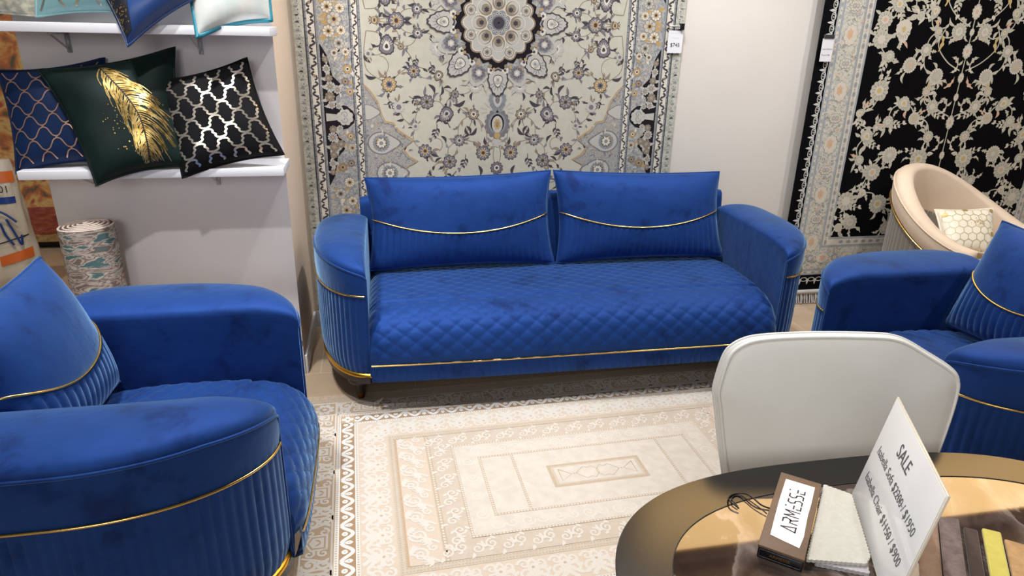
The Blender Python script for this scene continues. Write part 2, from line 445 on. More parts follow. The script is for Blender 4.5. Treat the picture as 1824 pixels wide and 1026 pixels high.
def cushion(name, corners, T, Tb, m, label, cat, group=None, nu=60, nv=40, lounge_style=False, piping=None, pip_m=None, pinch=.03, wr=0):
    F, base, n = pillow_fn(*corners, T, Tb, pinch=pinch)
    o0 = np.mean([np.array(c) for c in corners[:2]], 0)
    loc = lambda p: tuple(np.array(p)-o0)
    root = empty(name, tuple(o0)); tag(root, label, cat, group)
    W = np.linalg.norm(np.array(corners[1])-np.array(corners[0])); H = np.linalg.norm(np.array(corners[3])-np.array(corners[0]))
    wrf = lambda u, v: wr*sin(9*u+3*v)*sin(7*v-2*u)*max(0, min(1, 6*u, 6*(1-u), 6*v, 6*(1-v)))
    vg = lambda u: .345+.20*abs(2*u-1)**2.0
    if lounge_style: nu = int(W/.0045); nv = 70
    rows = []
    for j in range(nv+1):
        v = j/nv; row = []
        for i in range(nu+1):
            u = i/nu; h = 0
            if lounge_style and v < vg(u)-.005:
                e = min(1, 12*u, 12*(1-u), 12*v)*min(1, (vg(u)-v)/.03)
                h = (.0065*abs(sin(PI*u*W/.034))**.5-.004)*e
            h += wrf(u, v)
            row.append(loc(F(u, v, h)))
        rows.append(row)
    q = MB(); q.grid(rows)
    rows = [[loc(F(i/30, j/20, 0, -1)) for i in range(31)] for j in range(21)]
    q.grid(rows, 0, False, True)
    body = q.build('cover', m, root)
    ring = [base(t, 0) for t in np.linspace(0, 1, 24)[:-1]]+[base(1, t) for t in np.linspace(0, 1, 18)[:-1]]+[base(t, 1) for t in np.linspace(1, 0, 24)[:-1]]+[base(0, t) for t in np.linspace(1, 0, 18)[:-1]]
    q = MB(); q.tube([loc(p) for p in ring], piping or .005, 6, closed=True); q.build('edge_piping', pip_m or m, root)
    if lounge_style:
        q = MB(); q.tube([loc(F(u, vg(u), .002)) for u in np.linspace(.0, 1.0, 60)], .0042, 6)
        g = q.build('piping', M['gold'], root); g['label'] = 'curved gold piping'
    return root, (lambda x, y, h: loc(F(x, y, .0012+h+wrf(x, y)))), W, H

# sofa
sofa = lounge('sofa', 1.885, .235, 'long royal blue velvet three-seat sofa with quilted seat against the back wall', 'sofa', (.862, 2.665, 0), math.radians(-.5), 1)
G1 = 'back cushions on the long sofa'
for (x0, x1, lb) in ((-.078, .860, 'blue velvet back cushion with curved gold piping on left half of the long sofa'), (.874, 1.80, 'blue velvet back cushion with curved gold piping on right half of the long sofa')):
    cushion('sofa_cushion', ((x0, 3.235, .465), (x1, 3.235, .465), (x1, 3.385, .895+(.022 if x0 < 0 else 0)), (x0, 3.385, .895+(.022 if x0 > 0 else 0))), .085, .035, M['blue'], lb, 'cushion', G1, lounge_style=True)
lc = lounge('armchair', .58, .28, 'royal blue velvet armchair at the left edge, facing right, beside the rolled carpet', 'armchair', (-.30, 1.935, 0), math.radians(90), 2)
cushion('armchair_cushion', ((-.89, 1.655, .468), (-.89, 2.215, .468), (-1.035, 2.205, .915), (-1.035, 1.665, .915)), .10, .035, M['blue'], 'blue velvet back cushion with curved gold piping on the left armchair', 'cushion', lounge_style=True)
rc = lounge('armchair', .60, .28, 'royal blue velvet armchair at the right edge, facing left, behind the pale dining chair', 'armchair', (1.745, 1.955, 0), math.radians(-90), 3)
cushion('armchair_cushion', ((2.315, 2.245, .468), (2.315, 1.665, .468), (2.45, 1.675, .915), (2.45, 2.235, .915)), .10, .035, M['blue'], 'blue velvet back cushion with curved gold piping on the right armchair', 'cushion', lounge_style=True)

# ------------------------------------------------------------------ hanging and floor rugs
mcol = lambda n, c, c2=None: mat(n, c, .95, c2=c2, nscale=260, ndetail=2, spec=.1) if c2 else mat(n, c, .95, spec=.1)
def fringe(name, pts_fn, n, ln, m, parent):
    q = MB()
    for i in range(n): q.add(*pts_fn(i, ln))
    return q.build(name, m, parent, False)

def rosette(A, x, y, r, pal, h=10, kind=0, rot=0, amp=.22):
    """pal: outline, petals, inner, heart, line"""
    ol, pe, inn, he, li = pal
    n = [9, 8, 11, 7][kind % 4]
    if amp < .2: n = n*2-3
    if ol is not None: A.scallop(x, y, r*1.13, n, amp, ol, h, rot)
    A.scallop(x, y, r, n, amp, pe, h+1, rot)
    for k in range(n):
        a = rot+2*PI*k/n; A.ribbon([(x+cos(a)*r*.42, y+sin(a)*r*.42), (x+cos(a)*r*.82, y+sin(a)*r*.82)], r*.09, r*.05, li, h+2)
    A.scallop(x, y, r*.5, 6, .15, inn, h+3, rot)
    A.disc(x, y, r*.26, None, he, h+4, 10)

def palmette(A, x, y, r, ang, pal, h=10):
    ol, pe, inn, he, li = pal
    def tear(sc, dx=0):
        pts = []
        for k in range(26):
            a = 2*PI*k/26; rr = sc*r*(1+.10*(k % 2)); px = rr*cos(a)*(1.25 if cos(a) > 0 else 1); py = rr*sin(a)*(.85-.25*cos(a)); px += dx*r
            pts.append((x+px*cos(ang)-py*sin(ang), y+px*sin(ang)+py*cos(ang)))
        return pts
    if ol is not None: A.poly(tear(1.15), ol, h)
    A.poly(tear(1), pe, h+1)
    for k in range(-3, 4):
        a = ang+k*.38; A.ribbon([(x+cos(a)*r*.5, y+sin(a)*r*.5), (x+cos(a)*r*.92, y+sin(a)*r*.92)], r*.10, r*.05, li, h+2)
    A.poly(tear(.52, -.1), inn, h+3); A.poly(tear(.26, -.1), he, h+4)

def sprig(A, x, y, ang, ln, m, m2, h, n=4, wd=.35, dark=None):
    pts = [(x+cos(ang)*ln*t-sin(ang)*ln*.12*sin(PI*t), y+sin(ang)*ln*t+cos(ang)*ln*.12*sin(PI*t)) for t in [k/8 for k in range(9)]]
    A.ribbon(pts, ln*.05, ln*.025, m, h)
    for k in range(1, n+1):
        p = pts[min(8, 1+int(k*7/n))]; s = 1 if k % 2 else -1
        A.leaf(p[0], p[1], ang+s*.75, ln*.42*(1-.08*k), ln*.42*wd, m if k % 3 else m2, h+1, .3*s)
    A.leaf(pts[-1][0], pts[-1][1], ang, ln*.3, ln*.3*.5, m2, h+1, 0)

def stems(A, P, m, h, w, rr, leafm, dens=.05, seed=1, ll=.045, extra=3):
    """grow curved stems between neighbouring blossoms and set leaves along them"""
    R = random.Random(seed); N = len(P); inn = {0}; E = []
    while len(inn) < N:
        b_ = min(((math.dist(P[i][:2], P[j][:2]), i, j) for i in inn for j in range(N) if j not in inn)); E.append(b_[1:]); inn.add(b_[2])
    for k in range(extra):
        i, j = R.sample(range(N), 2)
        if math.dist(P[i][:2], P[j][:2]) < .3: E.append((i, j))
    for i, j in E:
        (x0, y0), (x1, y1) = P[i][:2], P[j][:2]; d = math.dist((x0, y0), (x1, y1)); s = R.choice((-1, 1)); b_ = d*R.uniform(.15, .3)*s
        nx, ny = -(y1-y0)/d, (x1-x0)/d
        pts = [(x0+(x1-x0)*t+nx*b_*sin(PI*t), y0+(y1-y0)*t+ny*b_*sin(PI*t)) for t in [k/14 for k in range(15)]]
        A.ribbon(pts, w, w*.8, m, h)
        k = int(d/dens)
        for q in range(k):
            t = (q+.6)/(k+.2); p = pts[int(t*14)]; a = math.atan2(y1-y0, x1-x0)+R.choice((-1, 1))*R.uniform(.6, 1.1)
            A.leaf(p[0], p[1], a, ll*R.uniform(.6, 1.15), ll*.36, leafm[R.randrange(len(leafm))], h+1, R.uniform(-.5, .5), serr=R.choice((0, 0, 3)))
    return E

def field_mat(name, base, dark, scale=60, amt=.5):
    return ramp_mat(name, [(.0, dark), (amt, base), (1, base)], 'voronoi', scale, feature='DISTANCE_TO_EDGE', dist=.03, bump=.15)

# --- large silver-green medallion rug on the back wall
def grey_rug():
    root = empty('wall_rug', (.622, YW-.012, .12)); tag(root, 'large hanging silver-green rug with round central medallion behind the long sofa', 'rug')
    H = 3.0; cy = 1.5
    fld = mat('sage pile', (194, 190, 173), .95, c2=(200, 196, 181), nscale=30, spec=.1)
    names = dict(field=0, grey=1, dark=2, cream=3, gold=4, black=5, tan=6, lace=7, mott=8, edge=9, pale=10, lilac=11)
    mats = [fld, mcol('grey pile', (152, 154, 155), (124, 127, 132)), mcol('charcoal pile', (74, 70, 76)), mcol('ivory pile', (226, 220, 206), (208, 200, 184)),
            mcol('gold pile', (196, 164, 112), (176, 146, 100)), mcol('black pile', (36, 32, 36)), mcol('taupe pile', (158, 144, 126), (134, 118, 100)),
            ramp_mat('lace pile', [(0, (84, 82, 88)), (.40, (128, 130, 136)), (.46, (196, 190, 178)), (.52, (138, 140, 144)), (.60, (178, 172, 158)), (.68, (150, 128, 96))], 'noise', 55, 3, dist=1.5, bump=.2),
            ramp_mat('mottled grey pile', [(0, (78, 78, 86)), (.42, (140, 143, 148)), (.5, (150, 152, 154)), (.56, (196, 188, 172)), (.66, (140, 140, 142))], 'noise', 62, 4, dist=1.2, bump=.2),
            ramp_mat('outer border pile', [(0, (130, 134, 126)), (.4, (166, 168, 156)), (.5, (186, 185, 170)), (.62, (202, 200, 186)), (.7, (150, 152, 142))], 'noise', 42, 4, dist=1.2, bump=.2),
            mcol('pale grey pile', (196, 193, 184), (182, 180, 172)), mcol('lilac grey pile', (136, 131, 134), (108, 104, 112))]
    k = names
    q = MB(); q.box((-1.003, -.004, 0), (1.003, .006, H)); base = q.build('backing', mats[9], root, False)
    A = Art(.0003); hh = 1.5
    # borders (drawn per quadrant)
    A.T = [lambda x, y: (x, y)]
    A.rect(-.953, -1.44, .953, 1.44, k['dark'], 1)
    A.rect(-.947, -1.434, .947, 1.434, k['grey'], 2); A.rect(-.938, -1.425, .938, 1.425, k['cream'], 3)
    A.rect(-.903, -1.39, .903, 1.39, k['dark'], 4); A.rect(-.899, -1.386, .899, 1.386, k['grey'], 5); A.rect(-.89, -1.377, .89, 1.377, k['mott'], 6)
    A.rect(-.739, -1.226, .739, 1.226, k['dark'], 7); A.rect(-.735, -1.222, .735, 1.222, k['grey'], 8); A.rect(-.726, -1.213, .726, 1.213, k['cream'], 9)
    A.rect(-.70, -1.187, .70, 1.187, k['dark'], 10); A.rect(-.697, -1.184, .697, 1.184, k['grey'], 11); A.rect(-.685, -1.172, .685, 1.172, k['field'], 12)
    A.T = mirrors(True, True)
    # running S scroll in the two ivory guard stripes
    for X, wd, top, h in ((.9205, .030, 1.38, 6), (.713, .022, 1.18, 12)):
        p = .048; n = int(top/p)
        for i in range(n):
            y = (i+.5)*p
            pts = [(X+wd*.42*sin(2*PI*t)*(1 if i % 2 else -1), y-p*.42+p*.84*t) for t in [j/8 for j in range(9)]]
            A.ribbon(pts, wd*.34, wd*.28, k['dark'], h)
            if i % 4 == 1: A.disc(X, y, wd*.26, None, k['tan'], h+1, 8)
            A.disc(X+wd*.3*(-1 if i % 2 else 1), y, wd*.13, None, k['dark'], h, 6)
    # bead joints on the grey lines
    for X in (.9425, .730, .691):
        for i in range(48): A.rect(X-.0045, i*.03, X+.0045, i*.03+.002, k['dark'], 14)
    # main border cartouches centred at |y| = .465 and 1.395
    x0 = .884
    for yc in (.465,):
        prof = [(-.35, 0), (-.30, .028), (-.25, .04), (-.2, .05), (-.165, .085), (-.125, .092), (-.10, .06), (-.07, .055), (-.055, .11), (-.03, .14), (0, .148)]
        prof = prof+[(-a, b_) for a, b_ in prof[::-1][1:]]
        A.poly([(x0-b_, yc+a) for a, b_ in prof]+[(x0+.003, yc+.35), (x0+.003, yc-.35)], k['black'], 9)
        A.scallop(x0-.098, yc, .042, 8, .15, k['pale'], 10); A.spiral(x0-.098, yc+.012, .018, 0, 1.2, .004, k['grey'], 12); A.spiral(x0-.098, yc-.012, .018, 0, 1.2, .004, k['grey'], 12, -1)
        A.poly([(x0-.06, yc+.014), (x0-.005, yc+.02), (x0-.005, yc-.02), (x0-.06, yc-.014)], k['pale'], 10)
        R = random.Random(5)
        for (dx, dy, r_) in ((.02, .28, .016), (.022, .235, .02), (.03, .19, .02), (.035, .15, .026), (.07, .135, .022), (.03, .10, .026), (.035, .06, .02), (.07, .055, .016)):
            for s in (1, -1):
                rosette(A, x0-dx, yc+s*dy, r_, (None, k['pale'] if R.random() < .6 else k['tan'], k['grey'], k['gold'], k['dark']), 11, R.randrange(4), R.random())
                for z in range(2): A.leaf(x0-dx, yc+s*dy, R.random()*6.3, r_*1.9, r_*.7, k['pale'], 10, .3)
    # ivory and gold flowers in the pale part of the main border
    for (dx, dy, r_, c1, c2) in ((.075, 0, .034, 'pale', 'gold'), (.105, .05, .022, 'cream', 'gold'), (.045, .055, .028, 'cream', 'gold'), (.09, .11, .026, 'pale', 'tan'), (.12, .15, .018, 'cream', 'gold'), (.065, .155, .018, 'cream', 'tan'),
                              (.125, .23, .022, 'gold', 'cream'), (.11, .29, .02, 'lilac', 'gold'), (.13, .34, .018, 'gold', 'pale'), (.125, .62, .022, 'pale', 'gold'), (.12, .56, .018, 'gold', 'cream'), (.07, .72, .024, 'tan', 'gold'), (.115, .70, .02, 'lilac', 'gold'),
                              (.10, .80, .026, 'cream', 'gold'), (.05, .86, .028, 'pale', 'tan'), (.11, .9, .024, 'cream', 'gold'), (.075, .95, .03, 'pale', 'gold'), (.12, 1.02, .02, 'gold', 'cream'), (.06, 1.08, .022, 'pale', 'tan')):
        rosette(A, x0-dx, dy, r_, (k['tan'], k[c1], k[c2], k['dark'], k['tan']), 11, int(dx*100), dy*3)
        A.leaf(x0-dx, dy, dy*9, r_*2.2, r_*.8, k['gold'] if c2 == 'gold' else k['cream'], 9, .4); A.leaf(x0-dx, dy, dy*9+2.4, r_*2, r_*.7, k['pale'], 9, -.4)
    R = random.Random(9)
    for i in range(60):
        y = R.uniform(0, 1.2); x = x0-R.uniform(.01, .14); A.leaf(x, y, R.random()*6.28, R.uniform(.015, .03), .008, k[R.choice(('pale', 'dark', 'cream', 'gold'))], 8, .5)
    # outer edge band: small pale buds
    for i in range(38):
        y = i*.038; A.scallop(.975, y, .011, 6, .3, k['pale'], 2); A.leaf(.992, y+.016, PI*.9, .022, .007, k['dark'] if i % 3 == 0 else k['grey'], 3, .4); A.disc(.975, y, .003, None, k['dark'], 4, 6)
    # field: flowers of one quadrant (x to the edge, y away from the middle)
    OL = k['dark']
    fl = [(.511, .002, .036, 'lilac', 'gold', 0), (.408, .056, .024, 'lilac', 'cream', 1), (.617, .003, .014, 'gold', 'tan', 2), (.563, .117, .036, 'lilac', 'cream', 3), (.494, .12, .015, 'tan', 'gold', 1),
          (.655, .156, .018, 'pale', 'lilac', 2), (.433, .237, .030, 'lilac', 'gold', 0), (.558, .302, .036, 'gold', 'lilac', 2), (.37, .388, .034, 'lilac', 'tan', 1), (.307, .257, .020, 'tan', 'cream', 3), (.224, .348, .020, 'lilac', 'tan', 0),
          (.514, .414, .028, 'pale', 'lilac', 2), (.127, .45, .027, 'tan', 'cream', 1), (.271, .45, .032, 'lilac', 'pale', 3), (.432, .512, .018, 'pale', 'lilac', 0), (.203, .586, .028, 'lilac', 'pale', 2), (.385, .64, .034, 'lilac', 'gold', 0),
          (.075, .653, .036, 'lilac', 'gold', 2), (.255, .698, .034, 'lilac', 'tan', 1), (.118, .308, .034, 'pale', 'cream', 2), (.306, .121, .04, 'pale', 'cream', 0),
          (.10, .84, .03, 'lilac', 'gold', 1), (.24, .86, .026, 'pale', 'gold', 2), (.36, .80, .03, 'tan', 'cream', 0), (.17, .97, .03, 'lilac', 'gold', 3), (.05, 1.02, .026, 'tan', 'gold', 2), (.34, .97, .026, 'pale', 'tan', 1)]
    stems(A, fl, k['tan'], 13, .0045, 0, (k['dark'], k['tan'], k['lilac'], k['grey']), .038, 4, .038, 6)
    R = random.Random(3)
    for x, y, r_, c1, c2, kd in fl:
        soft = c1 == 'pale'
        pal_ = (k['pale'] if soft else OL, k[c1], k[c2], k['dark'] if not soft else k['lilac'], k['cream'])
        if kd == 3: palmette(A, x, y, r_, R.random()*6, pal_, 20)
        else: rosette(A, x, y, r_, pal_, 20, kd, R.random())
        for z in range(4):
            a = R.random()*6.28
            A.leaf(x+cos(a)*r_, y+sin(a)*r_, a+R.uniform(-.6, .6), r_*R.uniform(.9, 1.5), r_*.42, k[R.choice(('dark', 'tan', 'lilac'))], 18, R.uniform(-.6, .6), serr=R.choice((0, 2)))
    for x, y, a, l in ((.645, .20, -1.2, .06), (.165, .51, 1.9, .05), (.15, .56, -1.3, .05), (.30, .56, 2.0, .05), (.36, .30, 2.0, .06), (.29, .31, 1.2, .05), (.17, .38, .2, .07), (.11, .52, .6, .06), (.62, .27, -.4, .06), (.10, .72, 1.6, .06), (.48, .60, .6, .06), (.04, .62, -1.2, .06)):
        A.leaf(x, y, a, l, l*.3, k['dark'], 17, .5)
    for x, y, a, l in ((.35, .19, 1.6, .07), (.42, .16, 1.3, .06), (.46, .36, 2.2, .07), (.25, .52, -1.4, .09), (.32, .5, 1.2, .08), (.59, .40, 2.8, .07), (.17, .66, 1.2, .08), (.22, .75, .5, .09)):
        sprig(A, x, y, a, l, k['dark'], k['lilac'], 16, 6)
    # curling tendrils
    for x, y, r_, a0, t, s in ((.30, .78, .05, 0, .55, 1), (.20, .80, .04, 1, .6, -1), (.33, .60, .045, 2, .5, 1), (.61, .20, .07, 1.6, .45, 1)):
        A.spiral(x, y, r_, a0, t, .004, k['tan'], 15, s, .5)
    # corner spandrels
    sp = [(.69, .31), (.655, .335), (.618, .39), (.602, .45), (.585, .49), (.545, .497), (.52, .535), (.488, .557), (.445, .585), (.485, .615), (.50, .63), (.47, .67), (.425, .695), (.475, .72), (.495, .751), (.46, .795), (.39, .86), (.36, .93), (.25, 1.0), (.2, 1.1), (.18, 1.175), (.69, 1.175)]
    c = (.6, .8)
    A.poly([(c[0]+(x-c[0])*1.03 if x < .68 else .685, c[1]+(y-c[1])*1.02) for x, y in sp], k['gold'], 24)
    A.poly([(min(x, .685), y) for x, y in sp], k['lace'], 25)
    A.ribbon([p for p in sp[:-2] if p[0] < .683], .005, .005, k['gold'], 26); A.ribbon([(min(x+.008, .68), y+.006) for x, y in sp[:-2]], .003, .003, k['lilac'], 26)
    for x, y, r_ in ((.675, .44, .035), (.611, .597, .052), (.573, .754, .052), (.45, .93, .05), (.6, 1.0, .05)):
        tp = [(x+r_*1.35*cos(a)*(1.5 if cos(a) < -.6 else 1), y+r_*1.15*sin(a)*(1-.45*(cos(a) < -.6)*abs(cos(a)))) for a in [2*PI*j/30 for j in range(30)]]
        tp = [(min(p[0], .685), p[1]) for p in tp]
        A.poly(tp, k['lilac'], 26)
        A.poly([(min(x+(px-x)*.9, .685), y+(py-y)*.9) for px, py in tp], k['pale'], 27)
        if x < .65:
            A.scallop(x, y, r_*.86, 18, .12, k['grey'], 28); A.scallop(x, y, r_*.6, 12, .2, k['tan'], 29); A.scallop(x, y, r_*.48, 8, .3, k['cream'], 30); A.disc(x, y, r_*.2, None, k['grey'], 31)
            for j in range(14): a = 2*PI*j/14; A.disc(x+cos(a)*r_*.52, y+sin(a)*r_*.52, r_*.06, None, k['dark'], 32, 6)
    R = random.Random(12)
    for i in range(70):
        x, y = R.uniform(.47, .67), R.uniform(.5, 1.1); A.leaf(x, y, R.random()*6.28, R.uniform(.012, .03), .006, k[R.choice(('pale', 'cream', 'gold', 'lilac'))], 33, .6)
    # centre line ornaments, up and down
    A.T = mirrors(False, True)
    for j, rr in ((0, 1.18), ): 
        A.scallop(0, .50, .058*rr, 16, .12, k['lilac'], 20, 0, .068*rr)
    A.poly([(0, .425), (.012, .45), (-.012, .45)], k['black'], 21)
    A.disc(0, .498, .048, .056, k['grey'], 22, 24); A.disc(0, .498, .036, .048, k['black'], 23, 24); A.disc(0, .503, .029, .044, k['pale'], 24, 20)
    A.scallop(0, .503, .020, 8, .25, k['gold'], 25, 0, .030); A.disc(0, .503, .009, .016, k['tan'], 26)
    A.disc(0, .562, .017, None, k['gold'], 26); A.scallop(0, .60, .026, 7, .3, k['pale'], 22)
    rosette(A, 0, .735, .032, (k['dark'], k['lilac'], k['cream'], k['dark'], k['dark']), 22, 2)
    palmette(A, 0, .385, .05, PI/2, (k['pale'], k['grey'], k['pale'], k['lilac'], k['lilac']), 19)
    A.T = mirrors(True, True)
    for pts in ([(.01, .60), (.02, .66), (.012, .71)], [(.01, .58), (.05, .60), (.075, .65)], [(.0, .74), (.02, .8), (.10, .84)], [(.127, .45), (.15, .52), (.203, .586)], [(.127, .45), (.09, .50), (.085, .54)], [(.66, .05), (.675, .15), (.66, .24), (.56, .30)], [(.66, .05), (.60, .06), (.563, .117)]):
        A.ribbon(crom(pts, 6), .0045, .004, k['tan'], 15)
    for i in range(14): a = i*.45+.1; A.leaf(.062*cos(a)*.9, .43+.03*sin(a), a, .035, .008, k['pale'], 18, .4)
    # medallion
    A.T = [lambda x, y: (x, y)]
    A.scallop(0, 0, .335, 16, .20, k['pale'], 34, PI/16); A.scallop(0, 0, .315, 16, .22, k['lace'], 35, PI/16)
    for j in range(8):
        a = j*PI/4; x, y = .285*cos(a), .285*sin(a)
        palmette(A, x, y, .052, a, (k['dark'], k['pale'], k['cream'], k['dark'], k['grey']), 38)
        palmette(A, x*.98, y*.98, .024, a, (k['dark'], k['cream'], k['pale'], k['grey'], k['dark']), 44)
        a2 = a+PI/8
        rosette(A, .262*cos(a2), .262*sin(a2), .035, (k['grey'], k['lilac'], k['pale'], k['cream'], k['dark']), 37, j)
        for s in (-1, 1):
            a3 = a+s*.16; A.scallop(.232*cos(a3), .232*sin(a3), .030, 7, .2, k['grey'], 37); A.scallop(.232*cos(a3), .232*sin(a3), .020, 6, .2, k['cream'], 39); A.disc(.232*cos(a3), .232*sin(a3), .007, None, k['dark'], 41, 8)
            a4 = a2+s*.1; A.leaf(.30*cos(a4), .30*sin(a4), a4+s*.6, .07, .018, k['pale'], 36, .4, 2)
            A.leaf(.23*cos(a4), .23*sin(a4), a4, .05, .016, k['gold'], 37, .2, 2)
    # dark zig-zag star ring
    pts = []
    for j in range(48):
        a = 2*PI*j/48; pts.append(((.208+(.014 if j % 2 else -.008)+.012*cos(8*a))*cos(a), (.208+(.014 if j % 2 else -.008)+.012*cos(8*a))*sin(a)))
    A.poly(pts, k['black'], 45)
    A.scallop(0, 0, .192, 16, .1, k['tan'], 46, PI/16); A.scallop(0, 0, .184, 16, .12, k['cream'], 47, PI/16); A.scallop(0, 0, .178, 16, .12, k['pale'], 48, PI/16)
    for j in range(16):
        a = (j+.5)*PI/8
        A.disc(.212*cos(a), .212*sin(a), .010, None, k['tan'], 47, 8); A.disc(.224*cos(a+.1), .224*sin(a+.1), .008, None, k['gold'], 47, 8)
    for j in range(8):
        a = j*PI/4+PI/8
        A.scallop(.152*cos(a), .152*sin(a), .026, 9, .14, k['tan'], 50); A.scallop(.152*cos(a), .152*sin(a), .022, 9, .14, k['pale'], 51); A.scallop(.152*cos(a), .152*sin(a), .013, 6, .3, k['tan'], 52); A.disc(.152*cos(a), .152*sin(a), .004, None, k['dark'], 53, 6)
        a = j*PI/4; x, y = .097*cos(a), .097*sin(a)
        A.disc(x, y, .042, .038, k['cream'], 50, 20, a); A.disc(x, y, .038, .034, k['tan'], 51, 20, a); A.disc(x*1.06, y*1.06, .032, .028, k['pale'], 52, 18, a); A.disc(x*.96, y*.96, .022, .022, k['tan'], 53, 14, a); A.scallop(x*.9, y*.9, .013, 6, .3, k['dark'], 54)
        a += PI/8
        A.disc(.13*cos(a)*.95, .13*sin(a)*.95, .006, None, k['cream'], 54, 8)
    A.scallop(0, 0, .068, 8, .18, k['cream'], 56); A.scallop(0, 0, .063, 8, .18, k['grey'], 57)
    for j in range(16):
        a = j*PI/8+PI/16; A.disc(.045*cos(a), .045*sin(a), .0075, None, k['pale'], 58, 8); A.disc(.045*cos(a), .045*sin(a), .0035, None, k['dark'], 59, 6)
    A.disc(0, 0, .034, None, k['lilac'], 60, 20); A.disc(0, 0, .029, None, k['dark'], 61, 20); A.disc(0, 0, .005, None, k['black'], 62, 8)
    A.build('woven_pattern', mats, root, lambda x, y, h: (x, -.005-h*.4, cy+y))
    return root
grey_rug()

